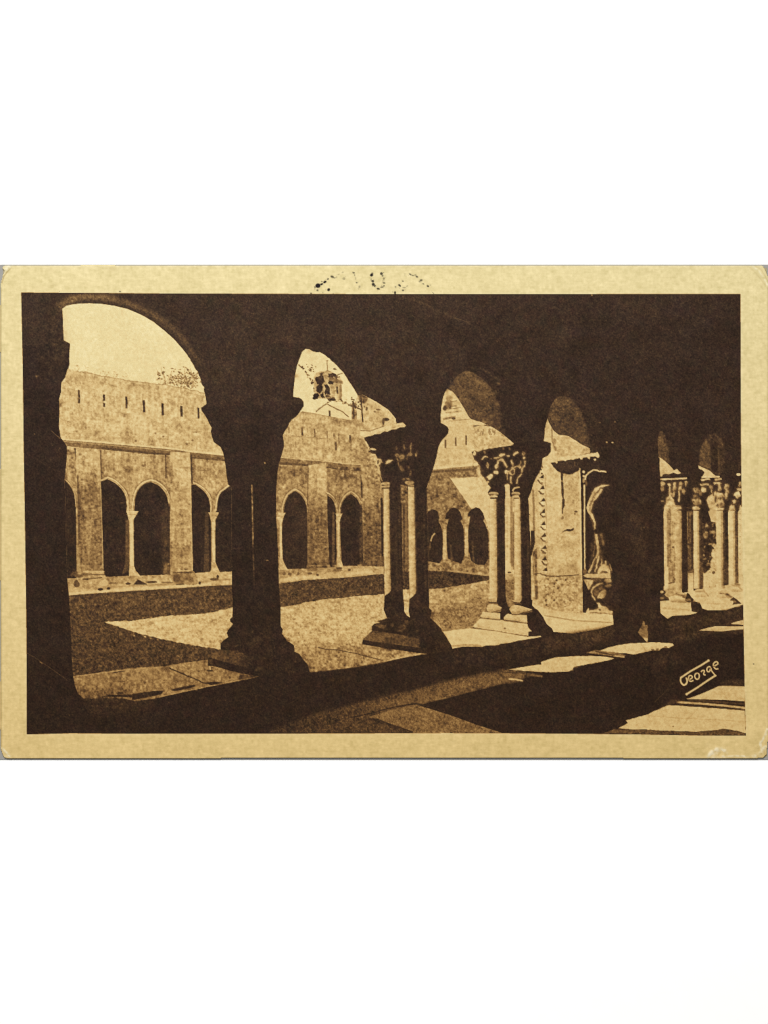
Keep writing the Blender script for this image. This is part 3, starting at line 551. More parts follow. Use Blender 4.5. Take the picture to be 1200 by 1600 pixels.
# ---- under-arch of the third bay
CLIP = None
soff3 = L('arch_soffit', 'brown mottled underside of the third arch')
P(soff3, [(699.5, 608), (705.5, 597.5), (714.5, 587), (725, 580.5), (733, 580), (741, 582.5), (752, 590), (764, 601), (773, 613), (779, 628), (785, 645), (788.5, 666), (789.5, 679), (781, 674.5), (772, 668.5), (764, 665), (752, 659.3), (743, 657), (735.5, 654.3), (729.5, 645.5), (722, 632.5), (714.5, 620.5), (707.5, 612)], (.34, .29), 'soff', soft=.5, grad=((710, 600), (785, 660)))
for (a, b, rx, ry, rot, t) in [(733, 592, 13, 6, .25, .34), (748, 597, 4, 3, 0, .46), (752, 612, 12, 9, .8, .34), (724, 604, 12, 4, .3, .20), (745, 628, 18, 7, .9, .21), (734, 632, 10, 5, 1.0, .33), (743, 645, 8, 5, .6, .32), (765, 640, 12, 7, 1.2, .24), (775, 655, 8, 12, 1.2, .19), (716, 610, 5, 3, .5, .36), (762, 618, 8, 5, .9, .31)]: E(None, a, b, rx, ry, t, rot, 'soff', soft=3, alpha=.75)
line(None, [(736, 575), (750, 576), (763, 582), (775, 591), (783, 596)], 3.5, .23, 'soff', soft=1.2, sm=True, alpha=.9)
line(None, [(735, 579), (750, 582), (762, 590), (773, 602), (780, 618), (783, 630)], 2.2, .12, soft=.9, sm=True, alpha=.8)
line(None, [(742, 578), (756, 584), (768, 594)], 2, .25, 'soff', soft=.9, alpha=.7); E(None, 779, 599, 3, 2, .38, rot=.5, soft=1); E(None, 775, 612, 3, 1.6, .4, rot=.8, soft=.8)

# ------------------------------------------------------------------ opening D : statue pier in sunlight
litpier = L('pier_face', 'sunlit corner of the statue pier with a zigzag-carved edge')
P(litpier, [(830, 768), (833, 756), (838, 746), (842, 739), (846, 730), (847.5, 722), (847.5, 716), (851, 715), (856, 712), (860.5, 706), (861, 720), (862, 724), (905, 722), (907.5, 740), (908.3, 800), (909.3, 860), (911, 957), (880, 956), (850, 951), (832, 946), (830, 936), (829.5, 860), (827, 800), (826.5, 780)], .735, 'stone')
P(None, [(838, 745), (860, 724), (874, 736), (877, 760), (878, 830), (860, 850), (842, 830), (840, 770)], .83, 'soft', soft=3, alpha=.7)
P(None, [(881, 742), (905, 735), (907, 830), (882, 830)], .71, 'stone', soft=2, alpha=.6)
for (a, b, rx, ry, t) in [(894, 765, 9, 9, .66), (865, 810, 8, 7, .72), (890, 790, 8, 12, .68), (870, 835, 14, 3, .66), (888, 850, 12, 6, .66), (895, 840, 8, 5, .84), (888, 815, 10, 4, .68), (895, 888, 10, 6, .62), (870, 870, 14, 14, .80), (862, 732, 3, 2, .5), (889, 745, 3, 2, .5), (872, 772, 12, 1, .72)]: E(None, a, b, rx, ry, t, soft=1.8, tex='soft', alpha=.6)
# upper triangle of sun on the wall above
sunD = L('spandrel', 'patch of sunlit wall above the pier cornice')
P(sunD, [(855.5, 653), (858, 660), (862, 668), (866, 673.5), (873, 679), (882, 680), (889, 681.5), (900, 689), (911, 696), (922, 700.5), (922, 708), (890, 714), (870, 722), (848, 719), (848, 716), (855, 712), (860.6, 705.5), (861, 692.5), (850.5, 689.5), (851, 670)], .74, 'stone', j=.4)
line(None, [(862, 668), (863, 690), (867, 700)], 1.8, .5, soft=.6); line(None, [(866, 680), (889, 683), (920, 701)], 2.2, .84, soft=.7, alpha=.7)
for (a, b, rx, ry, t) in [(866, 690, 3, 5, .48), (913, 703, 2, 2, .5), (890, 700, 3, 4, .64), (868, 701, 2, 4, .5), (884, 684, 8, 2, .62), (852, 688, 3, 1.4, .9)]: E(None, a, b, rx, ry, t, soft=.9, alpha=.8)
cornD = L('cornice', 'dentilled sunlit cornice on the statue pier')
P(cornD, [(848, 716), (866, 712), (881, 714), (908, 711), (930, 707.5), (933.5, 705.5), (936.5, 711), (936, 715), (931, 716), (906, 717.5), (881, 722), (858, 724.5), (849, 722)], .80, 'soft')
P(None, [(847, 717), (856, 714), (857, 735), (846, 735)], .78, 'rough', soft=.5, alpha=.7)
P(None, [(860.5, 723.5), (870, 721), (881, 719.5), (895, 717.7), (906, 716), (922, 713.5), (930, 713), (937, 717), (945, 725), (935, 733), (918, 740), (907, 745), (906, 731), (903.5, 736), (900, 738), (895, 740.5), (890, 741.5), (884, 741), (878.5, 739), (871, 736), (865, 730)], .15, 'ink')
P(None, [(862, 724), (905, 719), (904, 734), (890, 740), (875, 736)], .20, 'dark', soft=2, alpha=.7)
for (a, b) in [(869.5, 722), (883, 719), (895.5, 717), (908.5, 716.5), (920, 715), (929.5, 718)]: E(cornD, a, b, 2, 1.6, .78, soft=.3)
E(None, 898, 725, 1.5, 3, .35, soft=.6)
line(None, [(878.2, 739), (878, 751)], 3, .22, 'soft', soft=.4); P(None, [(876.8, 752), (879.5, 752), (881, 765), (881, 781), (879.5, 781), (877, 770)], .22, soft=.5)
P(None, [(878.3, 780), (882.3, 780), (882, 790), (880, 796), (879.3, 803), (878, 803)], .2, soft=.45); E(None, 879, 809, 2, 3, .45, rot=.5, soft=.7)
P(None, [(882, 828.5), (886, 826.5), (892, 827), (897, 824.5), (896.5, 828.5), (890, 830.5), (885, 829.5), (878, 832)], .2, soft=.4)
E(None, 900, 799.5, 2.8, 1.6, .3, soft=.5); E(None, 898, 803, 1.6, 1.6, .4, soft=.5); line(None, [(884, 803), (898, 803)], 1, .62, alpha=.7)
# zigzag
for i, (a, b) in enumerate([(846, 745), (844.5, 754), (847, 762), (846.3, 770), (848, 781), (847, 789), (849, 799), (849, 806), (849, 818), (849.5, 826), (849.5, 836), (849, 844), (850, 855), (850, 863), (850.5, 873), (850.5, 881), (852, 890)]):
    if i % 2 == 0: P(None, [(a - 4.2, b + 2.4), (a + 2.2, b - 3.6), (a + 4, b + 2.6)], .20, soft=.3)
    else: line(None, [(a - 4.5, b - 4), (a - .5, b + 1.6), (a + 3.6, b + 2)], 2.3, .36, soft=.3); line(None, [(a - 1.5, b - 3.5), (a + 3, b - 1)], 1.6, .95, soft=.3)
line(None, [(851.5, 740), (853.5, 800), (855.8, 897)], 1.1, .62, soft=.4); line(None, [(841, 770), (841, 850), (842, 930)], 1, .68, soft=.5, alpha=.6)
for (a, b) in [(847, 729), (845, 734), (846, 740)]: E(None, a, b, 1.6, 1.6, .3, soft=.5)
line(None, [(832.5, 765), (834, 790), (834.5, 830)], 3.5, .5, soft=.8); line(None, [(829, 780), (829.5, 830)], 2, .7, soft=.6)
P(None, [(829.5, 829), (835, 829), (836, 848), (833, 858), (831, 868), (829.5, 868)], .16, soft=.5); P(None, [(832.5, 862), (839, 856), (839.5, 900), (841, 930), (839, 938), (836.5, 936), (835, 905), (833, 895)], .45, 'rough', soft=.7)
line(None, [(834, 870), (836.5, 935)], 1.6, .6, soft=.5); P(None, [(836, 915), (841, 915), (840, 936), (837, 936)], .3, soft=.7)
# base block
P(litpier, [(854, 898), (911, 898.5), (911.3, 957), (880, 956), (855, 951), (845, 949), (842, 905)], .66, 'rough')
P(None, [(840, 903), (858, 903), (858, 950), (840, 948)], .72, 'rough', soft=3, alpha=.6)
line(None, [(834, 897), (842, 896), (850, 899), (866, 900.5), (890, 899.5), (905, 898)], 1.7, .34, soft=.4, sm=True)
for k in range(44): E(None, R.uniform(850, 900), R.uniform(903, 948), R.uniform(.8, 2.2), R.uniform(.8, 1.8), R.choice([.42, .46, .5, .84]), rot=R.uniform(-1, 1), soft=.4, alpha=.7)
for (a, b) in [(869.5, 907), (884, 906), (872, 919), (866, 912), (854, 945), (853, 938), (866, 938)]: E(None, a, b, 2, 1.6, .34, rot=-.6, soft=.5)
# groove, thin colonnette, niche
P(pier5, [(907.3, 730), (911.8, 728), (911.8, 757), (912, 897), (912.3, 957), (910.8, 957), (909.5, 860), (908.3, 790)], .12, soft=.2)
colo = L('colonnette', 'thin bright colonnette edging the statue niche')
line(colo, [(913, 757), (913.3, 830), (914, 896)], 2.4, .82, 'shaft')
line(None, [(905.8, 731), (906.5, 780), (908.5, 890)], 2.2, .86, soft=.6, alpha=.7)
niche = L('carved_niche', 'pale curved canopy moulding over the statue')
for (a, b, rx, ry, t) in [(912, 737, 2.3, 2.4, .85), (912.5, 744, 2.3, 2, .72), (912, 751, 2, 4, .55), (936, 733, 3, 1, .3), (916, 755, 1.8, 5, .35)]: E(niche, a, b, rx, ry, t, soft=.4)
line(niche, [(914.5, 750), (915, 745), (917.5, 741), (922.5, 737), (930, 734.4), (936, 736.5), (942, 736.5), (947, 737.3)], 2.8, .78, sm=True, w2=2.2, soft=.25)
line(None, [(930, 736), (938, 734.5), (947, 738)], 1, .9, alpha=.7)
statue = L('statue', 'long draped stone figure standing in the niche of the dark pier')
P(statue, [(951.5, 757), (947, 756), (941, 757.5), (935, 760), (929, 763.5), (925, 770), (921.5, 778), (918.5, 785), (916.3, 793), (917.8, 800), (922, 806), (926, 812), (928, 820), (928, 829), (931, 826), (931.2, 819), (929.5, 812), (926.5, 805), (923.8, 800), (925.5, 790), (931, 781), (935, 776), (941, 768), (942, 764), (938, 763), (946, 760), (951, 758.5)], .78, 'soft', soft=.25)
line(None, [(940, 762), (932, 770), (926, 779), (921, 790)], 1.6, .38, soft=.4); line(None, [(937, 766), (930, 776), (924, 787), (921, 798)], 1.2, .5, soft=.4)
P(pier5, [(927, 784), (934, 778), (940, 772), (944, 764), (948, 762), (950, 800), (934, 815), (928, 800)], .12, 'ink', soft=.5)
line(statue, [(931.5, 834), (933, 845), (934.5, 858), (934, 868)], 4.2, .74, 'soft', soft=.4); line(None, [(929.5, 832), (930, 850), (927, 870)], 1.6, .5, soft=.6)
line(statue, [(939, 833), (941, 842), (942.5, 852)], 4.5, .42, 'soff', soft=1)
line(None, [(925, 848), (924.5, 862)], 4, .3, 'soff', soft=1.2)
for q, w, t in [([(934, 866), (929, 876), (924.5, 886), (919.5, 895)], 3.6, .74), ([(936, 868), (934, 878), (930, 894)], 2.6, .78), ([(940, 873), (939, 884)], 2, .75), ([(946, 876), (946.5, 884)], 2.8, .84), ([(952.5, 881), (956, 892)], 2, .62), ([(949, 884), (953, 892)], 2, .7), ([(931, 872), (925, 890)], 1, .3)]: line(statue, q, w, t, 'soft', soft=.3)
P(statue, [(934, 896), (935.5, 887), (940, 883), (945, 881.5), (950, 886), (954, 892), (954.5, 899), (934, 898)], .78, 'soft', soft=.3); P(None, [(938, 896), (942, 892.5), (947, 892), (950, 895.5)], .2, soft=.5)
P(statue, [(910.5, 899.5), (917, 896), (925, 896.5), (952.5, 897.5), (955, 900), (954.5, 904), (940, 903.5), (917.5, 902.5)], .76, 'soft', soft=.3)
line(None, [(911, 902.5), (935, 904.5), (953, 905)], 1.3, .3, soft=.4); E(None, 914, 893, 4, 4, .42, soft=1.2)
beast = L('carved_beast', 'small carved beast crouching under the statue')
P(beast, [(911.5, 906), (918, 905), (926, 906), (928, 909), (924, 914), (921, 921), (919, 922), (916, 914)], .66, 'rough', soft=.4)
P(None, [(926, 905), (944, 905), (940, 909), (928, 911)], .36, 'rough', soft=.8)
line(beast, [(943, 911), (937, 912.5), (930, 915.5), (925.8, 920), (925, 927), (927.5, 933), (930, 937)], 3.4, .72, 'soft', sm=True, soft=.3, w2=2)
E(beast, 950, 907.5, 6, 3.4, .66, tex='soft', soft=.5); E(beast, 950, 915.5, 5.5, 2.5, .74, tex='soft', soft=.4); line(None, [(945, 911.7), (956, 911.3)], 1.6, .25, soft=.4)
P(None, [(929, 920), (941, 915), (944, 920), (936, 929), (931, 933), (928, 927)], .38, 'soff', soft=.7)
P(beast, [(947, 922), (947, 929), (944, 934), (940, 936.8), (933, 934.5), (936, 928), (942, 921.5), (945, 920)], .76, 'soft', soft=.4)
P(beast, [(931.5, 941), (935, 941.5), (940, 945.5), (949, 948.5), (951, 953), (957.5, 955), (956, 959.5), (930, 958), (915, 957.5), (917, 953), (919.5, 949), (921, 954), (932, 952), (935, 949)], .78, 'soft', soft=.35)
line(None, [(922, 957), (948, 957.5)], 1.4, .48, soft=.4); E(None, 937, 952, 2, 1.4, .3, soft=.4); line(None, [(938, 937), (948, 944), (954, 951)], 1.6, .3, 'soff', soft=.8)
# soffit of fourth arch
soff4 = L('arch_soffit', 'brown shaded underside of the fourth arch, above the pier cornice')
P(soff4, [(856.5, 652), (856.8, 644), (860, 635), (867, 624), (874, 619.5), (882, 618.5), (891, 621), (900, 630), (908, 643), (914, 656), (919, 671), (922, 685), (922.5, 700), (909, 694.5), (897, 686.5), (889, 680.5), (882, 679.5), (873, 678.5), (866, 672.5), (861, 664)], .29, 'soff', soft=.6)
for (a, b, rx, ry, t) in [(877, 630, 9, 8, .32), (890, 650, 10, 10, .22), (873, 655, 9, 8, .30), (900, 668, 8, 12, .25), (905, 655, 6, 10, .18), (880, 668, 10, 6, .24), (912, 683, 5, 8, .28)]: E(None, a, b, rx, ry, t, soft=3, tex='soff', alpha=.6)
line(None, [(880, 614), (900, 617), (914, 628), (926, 645), (933, 665), (936, 690)], 5, .19, 'soff', soft=2.2, sm=True, alpha=.7)
line(None, [(886, 618), (900, 625), (912, 640), (920, 655), (926, 680)], 2, .12, soft=1, sm=True, alpha=.8)
for (a, b) in [(948, 691), (957, 691.5), (961, 659), (937, 660)]: E(None, a, b, 1.6, 1.3, .62 if b > 690 else .34, soft=.4)

# ------------------------------------------------------------------ right side opening
CLIP = None
soff5 = L('arch_soffit', 'narrow brown underside of the fifth arch')
P(soff5, [(1027.5, 686), (1029, 679), (1032.5, 672.5), (1036, 674), (1039, 681), (1042, 691), (1045, 706), (1046.5, 722), (1044, 724), (1036, 718), (1029, 713.5)], .31, 'soff', soft=.5)
for (a, b, t) in [(1034, 690, .38), (1037, 705, .32), (1041, 697, .34), (1033, 700, .27)]: E(None, a, b, 3.5, 6, t, soft=2, alpha=.6)
line(None, [(1043, 665), (1055, 664), (1062, 675)], 6, .19, 'soff', soft=2, alpha=.6); line(None, [(1047, 668), (1053, 700), (1054, 728)], 3, .11, soft=1.4, alpha=.7)
litE = L('spandrel', 'small sunlit triangle under the fifth arch')
P(litE, [(1029, 713.5), (1036, 718), (1044, 724.5), (1050, 731), (1053, 735), (1058, 732.5), (1061, 736), (1064.5, 739.5), (1059, 741), (1052, 738.5), (1046, 741), (1040, 742), (1034, 745), (1031, 744.5), (1030, 727)], .76, 'soft', soft=.25)
P(None, [(1036, 741), (1042, 740.5), (1048, 743), (1040, 746), (1034, 745.5)], .25, soft=.6)
soff6 = L('arch_soffit', 'brown underside of the sixth arch at the right edge')
P(soff6, [(1091.5, 727), (1092.5, 714), (1094.5, 698), (1099, 689), (1106, 682.5), (1113, 678), (1120, 679), (1127, 686), (1131, 696), (1133, 712), (1132, 735), (1124, 744), (1116, 741), (1110, 736), (1102, 732), (1096, 729.5)], .20, 'soff', soft=.9)
P(None, [(1092, 727), (1094, 705), (1098, 693), (1104, 685), (1109, 700), (1111, 734), (1102, 731)], .33, 'soff', soft=1.2); P(None, [(1112, 688), (1120, 690), (1122, 735), (1114, 738)], .14, 'dark', soft=1.5)
line(None, [(1122.5, 705), (1124, 742)], 2.2, .3, soft=.8); line(None, [(1108, 680), (1117, 678), (1126, 686), (1131, 700)], 3, .28, 'soff', soft=1)
litF = L('spandrel', 'small curved sunlit patch under the sixth arch')
P(litF, [(1091, 727), (1096, 729.5), (1102, 732), (1110, 736), (1115, 741), (1118, 743.3), (1124.5, 743.5), (1124.5, 745.8), (1110, 746.5), (1095, 747.3), (1098.5, 742.5), (1101, 738), (1098, 735), (1092, 732.5)], .78, 'soft', soft=.25)
E(None, 1154, 741.5, 3.4, 2.2, .85, soft=.4); line(None, [(1154, 720), (1155, 736)], 3, .2, soft=1)
# background seen between right-hand columns
bgE = L('sunlit_garden_wall', 'sunlit wall and foliage glimpsed between the right-hand columns')
P(bgE, [(1042, 777), (1049, 775), (1053, 782), (1056, 790), (1064, 800), (1072, 800), (1083, 800), (1083, 930), (1037, 935), (1036.8, 800), (1039, 788)], .76, 'soft', soft=.3)
P(None, [(1042, 800), (1048, 792), (1049.5, 880), (1049, 890), (1042.5, 885)], .50, 'pil', soft=.9); P(None, [(1048.5, 815), (1055, 815), (1055.5, 880), (1049.5, 880)], .66, 'pil', soft=.8)
P(None, [(1044, 875), (1055, 880), (1055, 908), (1045, 910)], .50, 'rough', soft=1); line(None, [(1043, 912), (1055, 909)], 2.4, .4, soft=.7); E(None, 1052, 855, 2, 1.4, .35, soft=.5); P(None, [(1038, 892), (1044, 892), (1044, 920), (1038, 922)], .86, soft=.8)
P(None, [(1036, 922), (1064, 915), (1064, 935), (1036, 935)], .66, 'stone', soft=1.5)
P(bgE, [(1074, 799), (1083, 799), (1083, 896), (1075, 898), (1074, 860)], .33, 'pil', soft=.4); P(None, [(1079.5, 805), (1083, 805), (1083, 890), (1080, 890)], .2, soft=.8)
P(None, [(1075, 896), (1083.5, 895), (1084, 932), (1075, 935)], (.66, .84), 'soft', soft=.5, grad=((1075, 897), (1075, 915)))
P(None, [(1064, 770), (1085, 765), (1080, 784), (1082, 798), (1066, 800)], .13, 'ink', soft=.5); line(None, [(1067, 793.5), (1080, 795)], 1.5, .34, soft=.4)
P(bgE, [(1098, 800), (1105, 777), (1113, 771), (1122, 769), (1122, 930), (1098, 930)], .74, 'soft', soft=.3)
P(None, [(1093, 772), (1098, 771), (1106, 762), (1110.5, 762), (1111.5, 770), (1106, 776), (1103.5, 780), (1107, 790), (1108.8, 797), (1106, 799), (1109.5, 808), (1111, 816), (1098, 818), (1093, 800)], .12, 'ink', soft=.4)
leafE = L('foliage', 'dark leafy shrub between two right-hand columns')
P(leafE, [(1098, 818), (1111, 815), (1119, 816), (1119, 850), (1114, 858), (1113, 872), (1111, 880), (1110, 890), (1101, 896), (1097.5, 893)], .19, 'soff', soft=.6)
for k in range(46):
    a, b = R.uniform(1099, 1119), R.uniform(817, 890)
    if b > 850 and a > 1112: continue
    E(None, a, b, R.uniform(1.2, 4), R.uniform(.8, 2.2), R.choice([.45, .6, .3, .12, .66, .14]), rot=R.uniform(-.9, .4), soft=.5, alpha=.75)
for (a, b, rx, ry, t) in [(1102, 837, 3.5, 5, .52), (1114, 832, 5, 2.5, .6), (1116, 852, 3, 3, .75), (1115, 865, 3, 6, .78), (1107, 882, 4, 3, .5), (1115, 895, 2.6, 3, .3), (1112, 918, 6, 4, .68), (1117, 916, 1.4, 4, .56), (1109, 917, 1.2, 3, .6), (1105, 862, 4, 12, .12)]: E(None, a, b, rx, ry, t, soft=.7, alpha=.85)
P(None, [(1099, 898), (1119, 893), (1119, 925), (1099, 925)], .84, 'soft', soft=1.2, alpha=.75); E(None, 1115, 895, 2.4, 2.6, .32, soft=.5); line(None, [(1108, 916), (1110, 921), (1116, 920), (1118, 914)], 1.4, .55, soft=.5)
P(bgE, [(1137.5, 800), (1140, 795), (1160, 790), (1161, 942), (1138, 940)], .78, 'soft', soft=.3)
for k in range(9): E(None, 1155.5, 800 + k * 8 + R.uniform(-1, 1), 1.6, 2.2, .58, soft=.6, alpha=.7)
P(bgE, [(1153, 792), (1160, 788), (1160.8, 942), (1154, 942)], .84, 'soft', soft=.4)
for k in range(18): E(None, 1155.3 + (k % 2), 798 + k * 4.5, 1.2, 1.2, .62 if k % 2 else .95, soft=.3, alpha=.8)
# capitals of the right columns
def capblobs(lst, lab): 
    for (a, b, rx, ry, t) in lst: blob(lab, a, b, rx, ry, t, soft=.5, tex='soft', rough=.22); E(None, a - rx * .25, b - ry * .3, rx * .5, ry * .45, min(.93, t + .12), soft=.7, alpha=.7); E(None, a + rx * .35, b + ry * .45, rx * .6, ry * .45, t - .22, soft=.7, alpha=.6)
colE = [L('right_column', 'column with figure capital, nearest the dark pier on the right'), L('right_column', 'slender bright column, second to the right of the dark pier'),
        L('right_column', 'bright column with bulky capital, third right of the dark pier'), L('right_column', 'column closest to the right border of the print')]
line(colE[0], [(1031, 749.3), (1050, 748.6), (1073.5, 747.3)], 3, .74, 'soft', soft=.25); line(None, [(1031, 745.5), (1060, 744)], 1.2, .2, soft=.4)
capblobs([(1035, 756, 3.6, 3, .68), (1034.5, 763, 3, 4, .5), (1045.6, 757, 3, 2.6, .8), (1054.3, 756, 2.6, 3.3, .66), (1054.3, 763.5, 3.6, 5, .62), (1064, 756, 3, 3.2, .66), (1063.5, 763, 3.4, 4, .64), (1068, 768, 2.7, 5, .6), (1072, 754, 2.6, 2.4, .7), (1071.5, 758, 1.5, 3, .6), (1035, 782.5, 2.4, 1.4, .5), (1036, 776, 2, 3, .2), (1049, 772, 3, 3, .6), (1044, 779, 4, 4, .66)], colE[0])
for q, w, t in [([(1046, 760), (1046.5, 768), (1045.6, 777)], 3, .74), ([(1053, 768), (1051.5, 777)], 2.6, .62), ([(1061.5, 767), (1061, 776), (1060, 785)], 3.2, .74), ([(1066, 752), (1066.5, 760)], 1.2, .3), ([(1058.5, 752), (1059, 772)], 1.5, .16), ([(1049.3, 752), (1049.8, 770)], 1.4, .18)]: line(colE[0] if t > .5 else None, q, w, t, soft=.35)
P(colE[0], [(1055, 789), (1064, 790), (1065, 795.5), (1057, 797)], .72, 'soft', soft=.3); line(None, [(1056, 790.7), (1064, 791)], 1.1, .4); line(None, [(1058, 797.6), (1064.5, 797.3)], 1.3, .3, soft=.3)
P(colE[0], [(1056, 798), (1065, 798), (1065.3, 925), (1056.5, 925)], .72, 'shaft', soft=.3); line(None, [(1059.5, 830), (1060, 925)], 2.2, .68, alpha=.6)
P(colE[0], [(1065, 792), (1073, 794), (1074.5, 860), (1075, 925), (1065.5, 926)], .14, 'ink', soft=.3)
P(colE[1], [(1083.5, 798), (1092, 798), (1093, 920), (1084, 920)], .84, 'shaft', soft=.4); P(colE[1], [(1092, 798), (1097, 800), (1099, 860), (1099, 918), (1093, 919)], (.17, .32), 'soft', soft=.5, grad=((1095, 830), (1095, 900)))
capblobs([(1088, 766.5, 5.6, 4.6, .58), (1098.5, 765.5, 4, 5.2, .80), (1088.5, 784, 8, 6.6, .60), (1087, 794, 6.5, 3, .76), (1087, 776, 4, 4, .48), (1094, 772, 3, 3, .5), (1096, 757, 2, 1.2, .3)], colE[1]); line(None, [(1081, 790), (1094, 790)], 1.4, .28, soft=.3); line(None, [(1083, 797.7), (1092, 797.5)], 1.2, .35, soft=.3)
for (a, b) in [(1086, 765), (1091, 768), (1087, 779), (1092, 778), (1084, 784), (1090, 786)]: E(None, a, b, 1.3, 1.5, .36, soft=.4)
P(colE[2], [(1119.3, 796), (1130, 796), (1130, 922), (1119.5, 924)], (.84, .76), 'shaft', soft=.4, grad=((1119, 0), (1130, 0))); line(None, [(1128, 800), (1128.5, 920)], 2.4, .66, soft=.8); P(colE[2], [(1129.6, 796), (1136.5, 790), (1138, 860), (1138, 921), (1130.3, 922)], (.13, .32), 'soft', soft=.4, grad=((1130, 850), (1130, 915)))
for q, w, t in [([(1095, 750.5), (1109, 748.3)], 3.2, .72), ([(1116.5, 749.5), (1127.5, 747.8)], 3.2, .68), ([(1093, 758), (1100, 755.7), (1108, 757)], 3.6, .72), ([(1115, 756), (1120, 753.6), (1127, 757)], 4, .72), ([(1096, 753.8), (1127, 752.5)], 1.2, .28), ([(1096, 745), (1124, 745.5)], 1, .9)]: line(colE[2] if t > .5 else None, q, w, t, 'soft', soft=.3)
capblobs([(1111, 761, 2.8, 4, .58), (1112, 768, 1.6, 4, .6), (1124, 762.5, 3.2, 5.6, .64), (1125, 774, 7, 4.4, .74), (1126, 785, 5.6, 9, .60), (1117, 773, 4, 5, .70), (1126, 795.5, 6, 2.8, .72), (1135.6, 760.5, 3.8, 5.4, .60), (1136.5, 769, 2.5, 4, .5), (1135, 775, 2.2, 6, .72), (1113, 782, 5, 8, .74)], colE[2])
for (a, b, rx, ry, t) in [(1118.5, 781, 1.6, 4.5, .15), (1126, 779, 2, 2, .45), (1127, 787, 2, 3, .42), (1121, 790, 2, 2, .35), (1114.5, 772, 1, 3, .25), (1120, 765, 1.3, 5, .2)]: E(None, a, b, rx, ry, t, soft=.4)
line(None, [(1120, 798), (1131, 798)], 1.2, .45, soft=.3)
P(colE[3], [(1138.3, 797), (1148, 797), (1148.5, 912), (1139, 914)], .84, 'shaft', soft=.4); P(colE[3], [(1148, 795), (1153, 797), (1154, 912), (1149, 914)], (.27, .36), 'soft', soft=.6, grad=((1150, 800), (1150, 900)))
capblobs([(1156, 757, 2.8, 4, .66), (1154.5, 764.5, 5, 2.8, .70), (1152.5, 773, 5, 5.4, .88), (1147.5, 784.5, 3.8, 3.4, .70), (1145, 794, 5.6, 5.2, .74)], colE[3]); P(None, [(1146, 788), (1156, 780), (1158.3, 780), (1157, 792), (1153, 800), (1149, 797)], .2, 'soff', soft=.6); line(None, [(1140, 797.5), (1149, 798)], 1.2, .5, soft=.3)
# bases
ledE = L('parapet_top', 'sunlit top of the parapet under the right-hand columns')
P(ledE, [(1031, 940), (1037, 935), (1075, 925), (1100, 920), (1161, 910), (1161.2, 945), (1150, 948), (1141, 951), (1135, 953.5), (1105, 953.5), (1098, 951), (1088, 958), (1079, 960.5), (1050, 962.5), (1043, 967), (1032, 958)], .83, 'soft', soft=.3)
for (a, b, rx, ry, t) in [(1063.5, 929, 10, 2.8, .74), (1062, 937, 15, 4.2, .84), (1094, 922.5, 8, 2.4, .74), (1096, 929, 11, 3.8, .86), (1131, 925, 9, 2.4, .74), (1130, 931, 13, 3.5, .86), (1150, 913.5, 8, 2.2, .72), (1151, 919, 10, 4.5, .82)]: E(ledE, a, b, rx, ry, t, soft=.5)
for q, w, t in [([(1055, 927), (1063, 930.3), (1074, 930.5)], 2.2, .3), ([(1066, 932), (1082, 936.5)], 2.6, .16), ([(1048, 939.5), (1065, 940.5), (1078, 941), (1086, 939)], 2, .36), ([(1086, 924.5), (1099, 924.7)], 1.5, .42), ([(1084, 931.5), (1105, 932)], 1.3, .48), ([(1099, 923), (1104, 928), (1107, 932)], 1.8, .4), ([(1123, 927), (1138, 928.5)], 1.8, .3), ([(1134, 928), (1144, 933.5)], 2.8, .2), ([(1125, 933.5), (1143, 934)], 1.3, .45),
                ([(1144, 915), (1156, 916)], 1.5, .4), ([(1148, 912), (1156, 914)], 2.2, .25), ([(1154, 917), (1160, 923)], 2.4, .42), ([(1142, 923.5), (1158, 924)], 1.2, .6), ([(1036, 951), (1060, 951.5), (1078, 953.5)], 1.3, .56), ([(1100, 943), (1140, 943.5)], 1.3, .7), ([(1142, 948), (1156, 946)], 2, .9)]: line(None, q, w * 1.25, t + (.14 if t < .5 else 0), 'soff', soft=1.0, alpha=.9)
P(pair4 if False else None, [(1074, 926), (1077, 928), (1080, 933), (1084, 936.5), (1083.5, 940), (1076, 941), (1070, 939)], .14, soft=.4)
shE = L('shadow_patch', None)
P(ledE, [(1079.5, 941), (1086, 940), (1093, 941.5), (1096.5, 948), (1098, 955), (1090, 957), (1081, 955.5), (1080, 949)], .15, 'soft', soft=.3)
P(None, [(1140, 938), (1146, 933), (1152, 937), (1159, 943.5), (1150, 944), (1145, 945), (1146, 940)], .17, 'soff', soft=.5)
P(None, [(1030.5, 922), (1037, 922), (1041, 925), (1038, 929), (1041, 932), (1045, 934), (1046, 938), (1031, 939.5)], .24, 'soff', soft=.4); E(None, 1034, 925, 3, 2, .74, soft=.6); E(None, 1034, 934.5, 4, 1.6, .5, soft=.7)
P(pier5, [(1027, 715), (1030.7, 715), (1031, 748), (1036.5, 800), (1038, 915), (1031, 923), (1031, 960), (1025, 960)], .12, 'ink', soft=.3, alpha=.999)
for (a, b, rx, ry, t) in [(1035, 756, 3.4, 3, .66), (1034.5, 763, 3, 4, .48), (1035, 782.5, 2.4, 1.3, .5)]: E(colE[0], a, b, rx, ry, t, soft=.4)

